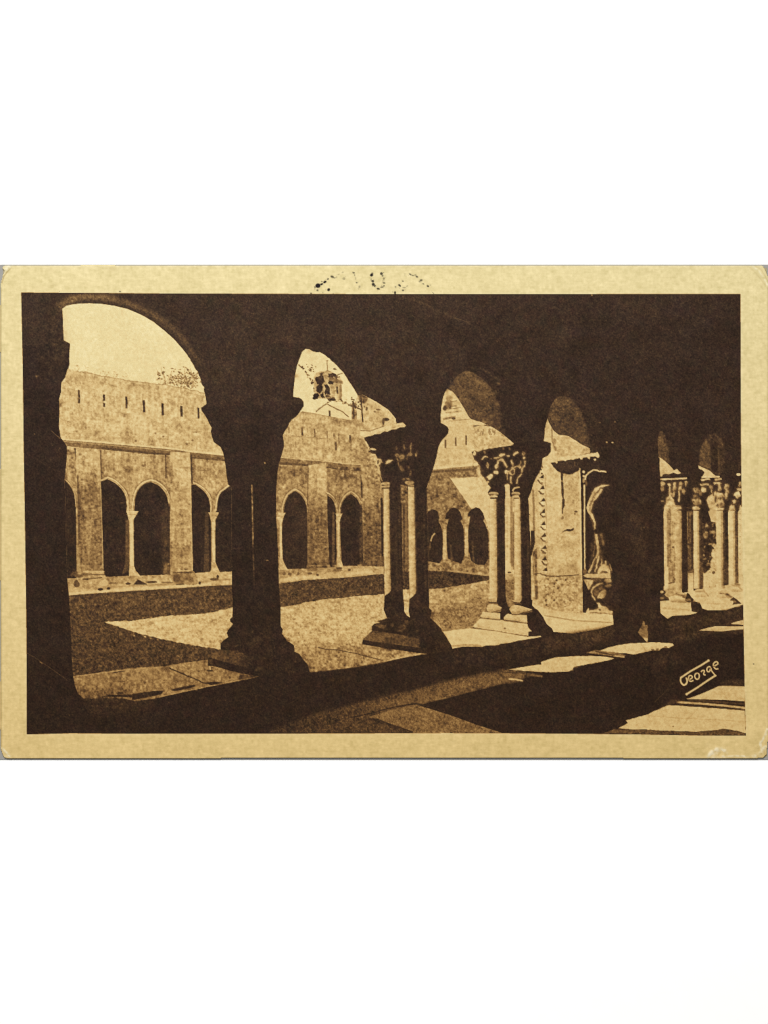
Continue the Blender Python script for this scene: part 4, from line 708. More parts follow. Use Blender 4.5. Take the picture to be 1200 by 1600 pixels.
# ------------------------------------------------------------------ shafts of the two twin columns and their capitals
sh3 = [L('column_shaft', 'left shaft of the nearest pair, lit down its left side'), L('column_shaft', 'right shaft of the nearest pair, lit down its left side')]
P(pair3, [(569, 684), (590, 676), (632, 666), (650, 690), (667, 765), (667, 830), (669.5, 930), (639.5, 930), (637.5, 765), (627, 770), (629.5, 925), (600, 930), (598.5, 764), (593, 738), (590, 720), (579, 704), (573, 694)], .135, 'ink')
P(sh3[0], [(599, 762), (608, 762), (608.5, 830), (611, 923), (607, 928), (601, 930), (599.3, 830)], (.83, .68), 'shaft', soft=.35, grad=((599, 0), (609, 0)))
P(sh3[0], [(608, 762), (626, 765), (626.5, 830), (629.5, 928), (601, 932), (610.5, 924)], .15, 'dark', soft=.4)
line(None, [(619, 820), (620, 920)], 3, .24, soft=.9, alpha=.6)
P(sh3[1], [(637.5, 760), (647, 760), (648.3, 830), (650, 927), (645, 932), (640, 936), (638, 830)], (.80, .64), 'shaft', soft=.35, grad=((638, 0), (649, 0)))
P(sh3[1], [(647, 760), (666, 762), (667, 830), (669.5, 930), (640, 938), (650, 928)], .13, 'dark', soft=.4)
line(None, [(668, 790), (670, 928)], 1, .3, soft=.3, alpha=.7)
# redraw the gap (background) is kept; capital leaves
cap3 = L('capital', 'leaf-carved capital of the nearest twin columns, mostly in shade')
P(cap3, [(569, 684), (600, 674), (634, 665), (700, 668), (684, 700), (670, 752), (637, 760), (626, 752), (622, 756), (596, 756), (592, 737), (590, 720), (579, 704)], .135, 'ink', soft=.3)
abac3 = L('abacus', 'sunlit top edge of the nearest capital slab')
P(abac3, [(562, 674), (575, 674.5), (590, 670), (604, 665.5), (619, 662), (629, 660), (634.5, 664.5), (632, 667.5), (624, 668), (619, 671), (612, 671), (606, 674.5), (600, 673.5), (594, 678), (586, 678.5), (580, 681), (575, 682), (569, 683.5), (563, 681)], .80, 'soft', soft=.25)
E(None, 566, 678, 3.5, 3, .93, soft=.8); line(None, [(563, 672.5), (578, 673.5), (600, 666)], 1.2, .45, soft=.4); line(None, [(590, 676), (625, 665)], 2, .66, 'rough', soft=.6, alpha=.7)
P(None, [(561, 684), (567, 686), (571, 694), (577, 702), (577, 712), (586, 722), (588, 735), (594, 752), (565, 752)], .58, 'stone', soft=.6)
line(None, [(571, 690), (577, 701)], 2.4, .82, soft=.5); E(None, 583.5, 702, 5.5, 1.6, .74, rot=.1, soft=.35); line(None, [(576, 706), (582, 707), (584, 714), (589, 718)], 3, .2, soft=.5)
P(None, [(580, 709), (586, 709), (590, 717), (597, 715.5), (597.5, 723), (592, 727), (594, 737), (596, 747), (590, 735), (586, 722)], .70, 'soft', soft=.4); E(None, 591, 722, 1.6, 3.4, .2, rot=.3, soft=.4)
P(None, [(601, 725), (603, 720.5), (608, 717.5), (615, 718), (613, 720), (609, 723), (604, 725)], .80, soft=.3); line(None, [(592, 735), (597, 752)], 1.6, .66, soft=.4)
for (a, b, rx, ry, rot, t) in [(619, 700, 1.8, 4, 0, .42), (631.3, 698, 1.8, 4.4, 0, .38), (642, 699, 1.5, 8, .05, .42), (621, 711, 2.8, 3, 0, .55), (627.5, 714, 5, 4, -.5, .48), (640, 709.5, 4, 2.8, 0, .40), (649.8, 711, 1.4, 2.4, 0, .6), (651, 707, 1.2, 4, .3, .3), (636, 715, 1.5, 5, 0, .33), (639, 731, 2.4, 1.8, .5, .36), (628, 732, 2.2, 5, -.3, .33), (631.5, 749, 3, 1.8, 0, .55), (641.5, 740, 1.6, 5, .1, .42), (638, 748, 3, 1.5, .3, .5), (621.5, 711.5, 1, 1, 0, .15), (626, 720, 3, 1.4, 0, .4)]: E(None, a, b, rx, ry, t, rot, 'soff', soft=.6)
line(None, [(619.5, 714), (623, 726), (628, 737)], 2, .42, soft=.5)
E(cap3, 603, 756, 8, 3.3, .66, tex='soft', soft=.5); line(None, [(595, 760.6), (611, 759.6)], 2.6, .62, soft=.4); line(None, [(596, 758), (611, 757.5)], 1.2, .3, soft=.3); line(None, [(597, 763), (609, 763)], 1.4, .25, soft=.4); P(cap3, [(609, 752), (628, 752), (628, 768), (609, 768)], .135, 'ink', soft=.8)
E(cap3, 640, 754, 7.5, 3, .58, tex='soft', soft=.5); line(None, [(633, 757.8), (648, 757)], 1.4, .28, soft=.4); P(None, [(626, 757), (637, 759), (637, 785), (626, 785)], .42, 'rough', soft=.9)
line(None, [(637, 757.5), (647, 758.5)], 2, .6, soft=.4)
# plinth of the near pair
pli3 = L('plinth', 'dark stepped plinth under the nearest twin columns')
P(pli3, [(601, 931), (608, 927), (629.5, 926), (631.3, 945), (631.5, 955), (636, 962), (641, 965), (638.5, 955), (640, 936), (648, 930), (670, 928), (670.3, 950), (674, 953), (673.5, 957), (672, 966), (681, 974), (689, 982), (692, 990), (700, 1000), (706.5, 1009), (707, 1016), (667, 1021.5), (654, 1020), (567, 1007), (566.5, 1000), (574, 993), (581.5, 986), (581, 979), (585, 974.5), (593, 973.5), (593.5, 970), (605, 966), (602.5, 960), (599.6, 953)], .135, 'dark')
P(None, [(567, 999), (581.5, 986), (610, 988.5), (656, 998), (655, 1011), (630, 1009), (600, 1005)], (.36, .30), 'soff', soft=.7, grad=((580, 990), (650, 1000)))
P(None, [(583, 977), (592, 975), (604, 977), (600, 983)], .32, 'soff', soft=.8); line(None, [(582, 983), (610, 988), (632, 990)], 2.5, .11, soft=.6); line(None, [(567, 1003), (600, 1008), (656, 1016)], 4, .14, 'dark', soft=.4); line(None, [(567, 999.5), (610, 1005), (655, 1011.5)], 1, .42, soft=.4, alpha=.7)
for (a, b, rx, ry, t) in [(613, 977, 2.5, 4, .3), (629, 980, 6, 4, .36), (626, 985, 4, 1.6, .42), (636, 972, 4, 3, .3), (652, 986, 4, 2, .26), (604, 952, 4, 2, .22), (622, 962, 6, 4, .2), (595, 971, 6, 2, .2), (610, 966, 8, 1, .25)]: E(None, a, b, rx, ry, t, soft=1, tex='soff', alpha=.8)

# second twin columns
cap4 = L('capital', 'capital carved with small intertwined figures, catching the sun')
P(cap4, [(737, 706), (750, 704), (770, 700), (800, 696), (806, 690), (850, 690), (859, 692), (860, 705), (856, 712), (848, 715.5), (847, 727), (841, 740), (835, 750), (830.5, 761), (826, 778), (814, 782), (801, 774), (789, 780), (768, 780), (762, 770), (766, 761), (760, 752), (757, 746), (749, 741), (751, 731), (746, 722.5), (740, 716)], .125, 'ink', soft=.25)
P(None, [(784, 776), (790, 758), (795, 748), (801, 756), (803, 776), (790, 780)], .7, 'soft', soft=.6, alpha=.0)
P(None, [(748, 729), (752, 733), (752, 742), (758, 746), (761, 754), (768, 762), (762, 768), (745, 765), (745, 735)], .80, 'soft', soft=.5, alpha=.85)
P(None, [(750, 728), (756, 730), (757, 740), (751, 741)], .2, 'soff', soft=.6, alpha=.6)
fig = [(741, 709, 2.4, 3, .3, .8), (757, 706, 2, 2, 0, .55), (762, 727, 2.8, 4.6, 0, .66), (767, 716.5, 2, 1.6, 0, .5), (784.6, 711, 4.4, 3, -.2, .78), (793.6, 713, 2.6, 1.8, .3, .72), (777.5, 723, 1.8, 3.6, .2, .7), (775.8, 729, 2.3, 4.4, .2, .82), (774.5, 738.5, 3.6, 3, .2, .84), (765.5, 744.5, 5.2, 3.8, -.5, .9), (791, 737, 2.6, 3.4, 0, .8), (818, 708.5, 3, 3, 0, .46), (819.5, 714.6, 2, 2, 0, .82), (811.6, 729.5, 2.4, 2.4, 0, .66), (786, 701, 2, 2.4, 0, .36), (796, 701, 1.6, 2.4, 0, .33), (761, 753, 2.5, 3, .4, .7), (770, 722, 1.5, 1.5, 0, .25)]
for (a, b, rx, ry, rot, t) in fig: E(cap4, a, b, rx, ry, t, rot, 'soft', soft=.35)
for q, w, t in [([(753, 718), (757, 714), (762.5, 713)], 2.6, .78), ([(771, 716), (778, 715.5), (784, 713)], 2.3, .72), ([(782, 718), (786, 719), (789, 724), (792, 731)], 3.6, .66), ([(776, 721), (784, 717)], 2, .7), ([(799.5, 718), (800.5, 723), (802, 729)], 3.4, .66), ([(801.5, 712), (804, 708.5), (810, 706)], 3.6, .76), ([(820.5, 719), (819, 727), (815.5, 732), (814.5, 739)], 3.4, .64), ([(814, 719), (812.5, 726), (809, 731)], 1.9, .56),
                ([(798, 731), (804, 731), (807, 729), (812, 730)], 2.6, .7), ([(794, 735), (792, 742), (793, 750)], 2.4, .66), ([(798, 744), (798.5, 750), (799, 757)], 3.4, .7), ([(815.5, 740.5), (811, 745), (808, 750), (808, 756)], 2.2, .72), ([(793.5, 757), (794, 763), (793, 771)], 4.6, .74), ([(801, 768), (804, 763), (812, 761)], 2.8, .66), ([(786, 721), (789, 730)], 1.1, .3)]: line(cap4, q, w, t, soft=.3, sm=True)
E(None, 800, 737.5, 5.4, 5.4, .64, soft=.3); E(None, 800.5, 737.5, 2.8, 3.2, .14, soft=.3); E(None, 762, 728, 1.2, 2, .4, soft=.4)
for k in range(10): E(None, R.uniform(752, 822), R.uniform(706, 752), 1.2, 1.2, .3, soft=.5, alpha=.5)
sh4 = [L('column_shaft', 'left shaft of the second pair, half sunlit'), L('column_shaft', 'right shaft of the second pair, half sunlit')]
P(sh4[0], [(765, 780), (776, 779), (776.5, 850), (777, 930), (779, 936), (764, 937), (765, 850)], (.84, .70), 'shaft', soft=.35, grad=((765, 0), (776, 0))); line(None, [(766, 785), (765.6, 930)], 1.2, .95, alpha=.6)
P(sh4[0], [(775.3, 779), (789, 776), (789, 850), (790, 935), (793, 944), (777, 938), (776.3, 850)], .135, 'dark', soft=.35)
P(sh4[1], [(803.5, 777), (813, 777), (814, 850), (815.3, 936), (804, 938), (803.7, 850)], (.82, .68), 'shaft', soft=.35, grad=((803, 0), (814, 0)))
P(sh4[1], [(812.5, 777), (826, 772), (827.5, 830), (829, 900), (829.5, 940), (815, 940), (813.7, 850)], .13, 'dark', soft=.35)
P(None, [(825.5, 778), (828.5, 771), (831.5, 766), (832, 800), (829, 830), (827.5, 830)], .74, 'soft', soft=.5)
for (a, b, rx) in [(771, 771.5, 8.2), (806, 771.5, 7)]:
    E(cap4, a, b, rx, 3.2, .66, tex='soft', soft=.4); line(None, [(a - rx, b + 1), (a + rx * .8, b + .6)], 1.2, .28, soft=.3); line(cap4, [(a - rx + 1.5, b + 4.6), (a + rx - 2, b + 4.2)], 2.6, .76, soft=.3); line(None, [(a - rx + 3, b + 7), (a + rx - 2, b + 7)], 1.4, .3, soft=.4)
P(None, [(781, 762), (789, 760), (790, 778), (777, 780), (779, 774)], .135, 'ink', soft=.5)
P(None, [(813, 760), (826, 755), (826, 778), (814, 779)], .125, 'ink', soft=.4)
P(None, [(789.5, 757), (796, 757), (797, 776), (803, 777), (803.5, 800), (789.5, 800)], .76, 'soft', soft=.6)
line(None, [(799, 776), (799.5, 812)], 4, .54, soft=.8)
# plinth of the second pair
pli4 = L('plinth', 'pale stepped plinth under the second twin columns')
P(pli4, [(829, 936), (832, 938), (831.3, 946), (839, 952.5), (844, 958), (849, 965), (853.5, 975), (862, 982.5), (862.5, 988), (845, 993), (826, 995), (820, 975), (822, 960), (788, 956), (790, 940)], .12, 'ink', soft=.25)
P(None, [(781, 956), (793, 950), (793, 962), (787, 969), (781, 968)], .14, 'ink', soft=.4); P(None, [(786, 940), (797, 950), (793, 960), (784, 958), (778, 944)], .15, 'ink', soft=.5)
P(None, [(789, 938), (797, 938), (806, 943), (800, 948), (795, 949)], .5, 'soft', soft=.7)
P(pli4, [(738, 979.5), (743, 974), (751, 966), (787.5, 969), (823.5, 973.8), (826, 981), (831, 986), (826, 987), (825.5, 993.5), (800, 990), (775.5, 985.6), (755, 983)], .84, 'soft', soft=.25)
line(None, [(740, 981), (775, 986), (800, 990.5), (824, 994)], 1.5, .5, soft=.4); E(None, 789, 982, 2, 1.2, .4, soft=.4)
P(pli4, [(750.5, 963), (754.5, 956), (766, 957), (781.5, 958), (781.5, 968), (768, 966.5), (752, 964.5)], .80, 'soft', soft=.25); line(None, [(751, 965.7), (782, 968.7)], 1.8, .45, soft=.5)
P(pli4, [(787, 965), (790, 961), (794, 958.6), (800, 960), (823.5, 961), (824, 973.5), (805, 970), (787, 968)], .79, 'soft', soft=.25); line(None, [(787, 969.5), (805, 972), (823, 974)], 2, .42, soft=.5)
P(pli4, [(760.3, 951), (762, 945.5), (767, 943.3), (776, 945.5), (785, 949.5), (782, 952), (774, 954.5), (769, 956.5), (762, 955)], .76, 'soft', soft=.35); line(None, [(768, 956.5), (776, 954.8), (783, 953)], 1.8, .42, soft=.4)
P(pli4, [(795.5, 952), (799, 947), (804.5, 945), (812, 946), (820, 948.5), (832.5, 952.5), (825, 955), (814, 957.5), (809, 960), (800, 959.5)], .72, 'soft', soft=.35); line(None, [(800, 960), (812, 960), (832, 955)], 1.8, .36, soft=.5)
E(pli4, 770, 937.5, 8, 2.6, .66, tex='soft', soft=.4); E(pli4, 810, 939, 9.5, 2.2, .68, tex='soft', soft=.4); line(None, [(763, 941.5), (776, 942), (784, 944)], 2.4, .28, soft=.6); line(None, [(801, 942.3), (818, 943.5)], 2, .34, soft=.5)
P(None, [(778, 930), (790, 930), (793, 950), (784, 949), (776, 941)], .14, 'ink', soft=.4); P(None, [(816, 935), (830, 935), (832, 950), (820, 947), (812, 942)], .12, 'ink', soft=.4)

def turn(pts, w, dx=1.0, edge=None, dark=None):
    """the turning half-tone of a round shaft along the limit between light and shade"""
    line(None, [(x - dx, y) for x, y in pts], w, .56, 'shaft', soft=1.1, alpha=.75)
    line(None, [(x - dx - w * .7, y) for x, y in pts], w * .7, .70, 'shaft', soft=1.0, alpha=.45)
    line(None, [(x + 1.0, y) for x, y in pts], w * .5, .30, 'soff', soft=.8, alpha=.55)
    if edge: line(None, edge, 1.3, .60, 'shaft', soft=.4, alpha=.55)
    if dark: line(None, dark, 2.4, .23, 'soff', soft=1.2, alpha=.6)
turn([(608, 764), (608.6, 830), (610.5, 922)], 3, 1.0, [(599.6, 764), (600, 830), (601.3, 925)], [(624, 770), (625, 860), (627.5, 925)])
turn([(647.4, 762), (648.6, 830), (650.4, 926)], 3, 1.0, [(638.2, 764), (638.8, 830), (640.5, 930)], [(662, 770), (663, 860), (666, 925)])
turn([(775.6, 781), (776.4, 850), (777.5, 934)], 3, 1.2, [(765.4, 781), (765.3, 850), (765, 934)], [(786, 790), (786.5, 860), (787.5, 930)])
turn([(813, 780), (814, 850), (815.3, 936)], 2.6, 1.2, [(804, 780), (804, 850), (804.5, 934)], [(824, 790), (825, 860), (826.5, 930)])
Q = random.Random(77)
for (xa, xb, y0, y1) in [(600, 608, 765, 922), (639, 648, 765, 925), (766, 775, 782, 932), (804, 813, 782, 932)]:
    for k in range(26):
        a, b = Q.uniform(xa, xb), Q.uniform(y0, y1); E(None, a, b, Q.uniform(.8, 2.4), Q.uniform(.6, 1.6), Q.choice([.62, .68, .92, .9, .7]), soft=.5, alpha=.4)
for (xs, w, y0, y1) in [((1063, 1063.5), 2.4, 800, 922), ((1091.5, 1092.5), 2.2, 799, 918), ((1129, 1129.6), 2.4, 800, 920), ((1147.5, 1148), 2, 800, 910)]:
    line(None, [(xs[0] - .6, y0), (xs[1] - .6, y1)], w * 1.5, .58, 'shaft', soft=1.1, alpha=.75); line(None, [(xs[0] + 2, y0), (xs[1] + 2, y1)], w, .34, 'soff', soft=1.1, alpha=.6)

# ------------------------------------------------------------------ heavy pier 2 and its base
line(pier2, [(393.6, 757), (394.5, 800), (395.5, 860), (397.5, 915)], 2.8, .43, 'rough', soft=.5, w2=1.6); line(None, [(396, 850), (398, 925)], 3, .13, 'dark', soft=.8, alpha=.65)
E(None, 414, 723.5, 1.5, 1.5, .5, soft=.4); E(None, 417.5, 875.5, 3, 1, .42, soft=.4)
pli2 = L('plinth', 'dark moulded base and slab under the heavy pier')
P(pli2, [(364, 975), (438, 978), (441.5, 983.5), (440, 992), (447.5, 1001.5), (454, 1004.5), (459.5, 1009), (460, 1018), (468, 1022), (473, 1030), (481, 1039.5), (482, 1048.5), (405, 1058), (377, 1052), (335, 1040.5), (324.5, 1039), (324.5, 1029), (333, 1022), (345, 1014), (345, 1006), (348.5, 1001), (357, 995.5), (354.5, 989.5), (357, 984)], .12, 'dark')
P(None, [(327, 1027.5), (335, 1020), (345, 1015), (370, 1017), (400, 1028), (386, 1043), (360, 1038), (336, 1030)], (.36, .14), 'soff', soft=.8, grad=((335, 1020), (400, 1040)))
P(None, [(324.5, 1030), (335, 1030), (386, 1044), (384, 1053), (335, 1040.5), (324.5, 1039)], .13, 'dark', soft=.4); E(None, 330, 1034, 3, 4, .26, soft=.8)
for (a, b, rx, ry, rot, t) in [(370, 1009, 3, 1, -.4, .32), (376, 1021, 6, 1, .1, .3), (404, 1027, 3, 1.5, 0, .34), (411, 1029, 5, 1.2, 0, .26), (399, 1001, 5, 7, .5, .19), (403, 1007, 5, 5, .8, .21), (395, 987, 1.6, 1.6, 0, .3), (404, 1045, 7, 3, -.4, .26), (362, 988, 5, 3, 0, .18), (352, 1007, 5, 4, 0, .2), (462, 1034, 1.4, 1.4, 0, .3), (390, 1005, 6, 1.4, 0, .2)]: E(None, a, b, rx, ry, t, rot, 'soff', soft=.9, alpha=.8)
# slab tops in front of the left and middle openings
slab = [L('stone_slab', 'worn stone slab of the parapet top, farthest left'), L('stone_slab', 'stone slab of the parapet top left of the heavy pier'), L('stone_slab', 'cracked parapet slab between the heavy pier and the near columns'), L('stone_slab', 'bright parapet slab between the two twin columns'), L('stone_slab', 'sunlit parapet slab below the statue pier')]
P(slab[0], [(114.5, 1057), (120, 1055.5), (150, 1052), (180, 1047.5), (205, 1044), (230, 1042), (255, 1041), (266, 1043), (300, 1057), (320, 1066), (317, 1075), (280, 1083), (242, 1091.5), (210, 1095.5), (190, 1091), (160, 1091), (130, 1091.5), (121, 1083), (116.5, 1070)], .50, 'stone', soft=.3, j=.5)
P(slab[1], [(255, 1041), (280, 1037), (325, 1030.5), (324.5, 1040), (335, 1041), (377, 1052.5), (405, 1057), (380, 1062.5), (355, 1067.5), (330, 1072.5), (316, 1075), (318, 1066), (300, 1057), (266, 1043.5)], (.54, .46), 'stone', soft=.3, j=.4, grad=((290, 1045), (390, 1058)))
for k in range(60): E(None, R.uniform(122, 320), R.uniform(1048, 1080), R.uniform(1, 4), R.uniform(.8, 1.6), R.choice([.38, .6, .62, .42]), soft=.7, alpha=.5, rot=-.2)
P(None, [(122, 1078), (200, 1076), (208, 1086), (190, 1092), (130, 1092)], .36, 'rough', soft=2.5, alpha=.7)
P(None, [(150, 1091), (170, 1086), (205, 1085), (215, 1083), (240, 1079.5), (256, 1079), (252, 1085), (222, 1091), (207, 1094), (206, 1090), (170, 1088)], .15, 'dark', soft=.5)
P(None, [(266, 1078), (280, 1074), (303, 1070), (306, 1072), (290, 1077), (272, 1080)], .17, 'dark', soft=.5); line(None, [(175, 1051.5), (196, 1048)], 1.6, .25, soft=.4); line(None, [(183, 1064), (196, 1065)], 1.6, .34, soft=.5); E(None, 188, 1083, 5, 1.6, .2, soft=.5)
line(None, [(264, 1043.5), (290, 1055), (310, 1063), (318, 1067), (334, 1068)], 1.7, .2, soft=.3, sm=True); P(None, [(318, 1067), (335, 1065), (352, 1067), (350, 1070), (330, 1070.5)], .15, soft=.5); line(None, [(328, 1041), (328.5, 1047)], 2, .7, soft=.5); E(None, 328, 1048, 5, 1.2, .15, soft=.4)
line(None, [(120, 1056.5), (180, 1048.7), (255, 1042)], 1.5, .62, soft=.5, alpha=.6); line(None, [(245, 1090), (280, 1082), (330, 1071.5), (400, 1057.5)], 1.6, .62, soft=.4, alpha=.7)
P(None, [(375, 1053), (405, 1057), (380, 1062), (372, 1062)], .2, 'soff', soft=.8, alpha=.8)
for (a, b, rx) in [(155, 1095.5, 12), (175, 1094, 14), (186, 1104, 12), (150, 1112, 10), (220, 1097, 10)]: E(None, a, b, rx, 2, .26, soft=1.6, tex='soff', alpha=.5)
P(slab[2], [(460.5, 1012), (480, 1011.5), (520, 1008), (560, 1004), (567, 1007), (600, 1012.5), (655, 1020.5), (668, 1021.5), (640, 1026), (618, 1030), (600, 1034), (575, 1038.5), (562, 1041), (540, 1044), (525, 1046), (512, 1047.5), (484, 1050), (481, 1039), (473, 1029.5), (468, 1022), (460, 1018)], (.56, .58), 'rough', soft=.3, grad=((480, 1020), (640, 1025)))
P(None, [(462, 1012), (520, 1007), (560, 1004), (560, 1008), (500, 1014), (465, 1019)], .66, 'grass', soft=1.5, alpha=.6); line(None, [(497, 1011.5), (510, 1014.5), (527, 1015.5), (542, 1018.5), (556, 1021), (570, 1025), (585, 1028.5), (598, 1032)], 1.5, .3, sm=True, soft=.3); line(None, [(568, 1026), (568.5, 1030)], 1.4, .3, soft=.3); line(None, [(600, 1034), (640, 1024), (658, 1021.5)], 2, .74, soft=.6, alpha=.7)
P(None, [(484, 1043), (560, 1036), (600, 1030), (602, 1035), (562, 1042), (485, 1051)], .5, 'rough', soft=1.4, alpha=.6)
P(slab[3], [(692, 987), (712, 984), (735, 981.7), (755, 984), (775, 986.5), (800, 991), (824, 995), (845, 993.5), (846, 995), (830, 998), (810, 1001), (797, 1004.5), (782, 1006), (779, 1008), (760, 1008.5), (753, 1011), (747, 1010), (722, 1010.5), (707, 1013.5), (705, 1008), (700, 1000)], .87, 'soft', soft=.25)
line(None, [(706, 1009.5), (730, 1007.8), (752, 1009)], 3.4, .64, soft=.6); line(None, [(700, 1000), (715, 1004), (745, 1005)], 3, .92, soft=1, alpha=.5)
P(slab[4], [(831.5, 944), (845, 948), (855, 951.5), (880, 956), (912, 957.3), (957, 960), (958.3, 970), (958.5, 976), (948, 979), (936, 983), (915, 986.5), (896, 990), (882, 988.5), (865, 987.5), (862.5, 982), (854, 975), (849, 964.5), (840, 953), (832, 947)], .86, 'soft', soft=.25)
line(None, [(850, 961.5), (865, 964), (885, 967.5), (905, 970), (935, 971.5), (957, 973)], 1.9, .58, soft=.7, sm=True); line(None, [(862, 953), (885, 957), (912, 958.5)], 1.4, .7, soft=.5)
chip = L('sun_fleck', 'small bright fleck of sun at the foot of the dark pier')
P(chip, [(1005, 970), (1006.8, 970.5), (1008, 977), (1012, 976), (1012.3, 980), (1011.5, 983), (1013, 990), (1012, 1003), (1009, 1002), (1004, 996), (996.5, 988.5), (1000, 982), (1003, 977)], .74, 'soft', soft=.3)
# sunny patches on the floor
fp = [L('floor_patch', 'long sunlit patch on the floor beside the parapet, left one'), L('floor_patch', 'sunlit patch on the floor in front of the dark pier'), L('floor_patch', 'sunlit strip on the floor at the right border'), L('floor_patch', 'large sunlit patch in the lower right corner of the print')]
P(fp[0], [(794, 1046), (822, 1041.3), (846, 1038), (845, 1034.5), (855, 1031), (867, 1027.5), (890, 1025.5), (922, 1024.7), (945, 1026), (960, 1028.5), (950, 1032), (936, 1035), (915, 1038.5), (897, 1042), (894, 1047), (889, 1049), (860, 1050.5), (820, 1048.7)], .82, 'soft', soft=.3, j=.3)
P(fp[1], [(935, 1017), (955, 1010.5), (977, 1006), (1010, 1004), (1030, 1003.5), (1051, 1005.5), (1053, 1008), (1045, 1012.5), (1036, 1012), (1030, 1016), (1019, 1016), (1005, 1020), (989, 1022.5), (976, 1020.5), (952, 1019.7)], .86, 'soft', soft=.3, j=.4)
for (a, b) in [(1020, 1015), (1027, 1014), (1040, 1011)]: E(None, a, b, 2.5, 1, .3, soft=.5)
P(None, [(915, 1020), (930, 1016), (960, 1019), (978, 1023.5), (974, 1027), (955, 1025)], .5, 'soff', soft=.8); line(None, [(958, 1024.5), (976, 1026.5)], 2.4, .66, soft=.5); line(None, [(930, 1017.5), (960, 1024)], 1.4, .2, soft=.5)
P(fp[2], [(1092, 985), (1104, 981.5), (1118, 978.5), (1161.6, 978.8), (1161.8, 983), (1140, 985), (1125, 986.5), (1110, 985.5)], .82, 'soft', soft=.4); P(fp[2], [(1142, 974.5), (1150, 971.5), (1161.5, 969), (1161.5, 976.5)], .80, 'soft', soft=.5)
P(None, [(1045, 996), (1075, 988), (1100, 983), (1115, 979), (1161, 966), (1161, 990), (1110, 990), (1075, 1000), (1050, 1003)], .30, 'soff', soft=2.5, alpha=.55)
P(fp[2], [(1092, 985), (1104, 981.5), (1118, 978.5), (1161.6, 978.8), (1161.8, 983), (1140, 985), (1125, 986.5), (1110, 985.5)], .82, 'soft', soft=.4, alpha=.8); P(fp[2], [(1142, 974.5), (1150, 971.5), (1161.5, 969), (1161.5, 976.5)], .80, 'soft', soft=.5, alpha=.9)
P(fp[3], [(1072, 1092.5), (1085, 1088), (1097, 1083.5), (1110, 1078), (1123, 1072), (1140, 1071.5), (1163.6, 1072.4), (1163.8, 1096), (1130, 1093.5), (1100, 1093)], .80, 'soft', soft=.3); P(None, [(1122, 1070), (1140, 1062), (1163, 1061), (1163, 1072), (1140, 1071)], .26, 'soff', soft=1.6, alpha=.7)
line(fp[3], [(1057, 1097), (1090, 1099), (1125, 1102), (1164, 1106)], 3.4, .66, 'soft', soft=.5); line(None, [(1075, 1094), (1110, 1096), (1164, 1100)], 3, .27, soft=.7); line(None, [(1060, 1101), (1110, 1104.5), (1164, 1108.5)], 1.7, .2, soft=.4)
P(fp[3], [(1043.5, 1102), (1060, 1102.5), (1110, 1106), (1164, 1110), (1165.3, 1146), (1151, 1142), (1140, 1140), (1131, 1139), (1115, 1141), (1088, 1143.5), (1060, 1142.5), (1032, 1141.5), (1005, 1139.5), (990, 1140), (966, 1138), (974, 1134), (981, 1129.5), (977.5, 1125.5), (995, 1121), (1013, 1116), (1022, 1111)], .83, 'soft', soft=.25, j=.35)
P(None, [(960, 1139), (990, 1140.5), (1005, 1140), (1032, 1142), (1060, 1143), (1088, 1144), (1115, 1141.5), (1131, 1139.7), (1140, 1140.5), (1151, 1142.5), (1165.6, 1147), (1165.6, 1149.6), (1100, 1149.2), (1040, 1147.8), (943, 1146)], .33, 'soff', soft=.35)
P(None, [(1022, 1111), (1048, 1095), (1072, 1091), (1060, 1098), (1043, 1102)], .26, 'soff', soft=1.4, alpha=.7); E(None, 1052, 1135, 1.6, 1, .5, soft=.3); line(None, [(1163.6, 1098), (1164.4, 1127)], .9, .5, alpha=.7)
# mid-brown paving in the gallery
flag = [L('flagstone', 'long brown half-lit paving along the parapet foot'), L('flagstone', 'lighter brown wedge-shaped flagstone at the bottom edge')]
P(flag[0], [(420, 1143), (432, 1137), (500, 1112), (550, 1101), (600, 1087), (650, 1077), (700, 1063), (762, 1051), (790, 1046), (820, 1050), (847, 1056), (830, 1056.5), (818, 1058), (817, 1065), (790, 1068), (760, 1075), (735, 1082), (700, 1091), (663, 1101), (640, 1103), (575, 1121), (590, 1128), (645, 1145.5), (420, 1146)], (.21, .37), 'floor', soft=2.2, grad=((460, 1130), (720, 1080)))
P(flag[0], [(560, 1104), (610, 1094), (650, 1082), (700, 1072), (780, 1056), (784, 1067), (735, 1081), (663, 1100), (600, 1110)], .38, 'floor', soft=2.5, alpha=.75)
P(floor, [(655, 1101.5), (700, 1091), (735, 1081.5), (760, 1075.5), (782, 1069.5), (790, 1069), (817, 1066.5), (822, 1059), (835, 1058), (900, 1050), (900, 1145), (790, 1145), (745, 1132), (700, 1115)], .105, 'ink', soft=.3)
line(flag[0], [(795, 1061), (806, 1061.5), (817, 1064)], 3, .72, soft=.5, w2=2.2); line(None, [(783, 1052.5), (815, 1053), (848, 1057)], 3, .38, 'soff', soft=.8); line(None, [(783, 1050), (820, 1052)], 1.4, .22, soft=.5); line(None, [(680, 1093.5), (697, 1090)], 1.4, .5, soft=.5)
P(flag[1], [(575, 1120.5), (605, 1111), (640, 1102), (650, 1101.5), (660, 1104), (700, 1116), (745, 1132.5), (775, 1142), (785, 1145.3), (645, 1145.8), (610, 1133)], .43, 'floor', soft=.5)
line(None, [(548, 1121), (580, 1114.5), (605, 1107.5), (640, 1100.5), (658, 1101), (700, 1113.5)], 1.8, .15, soft=.5, sm=True); line(None, [(560, 1130), (575, 1124.5), (588, 1124), (610, 1132), (645, 1144)], 2.2, .16, soft=.6, sm=True); line(None, [(550, 1102), (575, 1106), (600, 1110)], 2, .24, soft=1.5, alpha=.6)
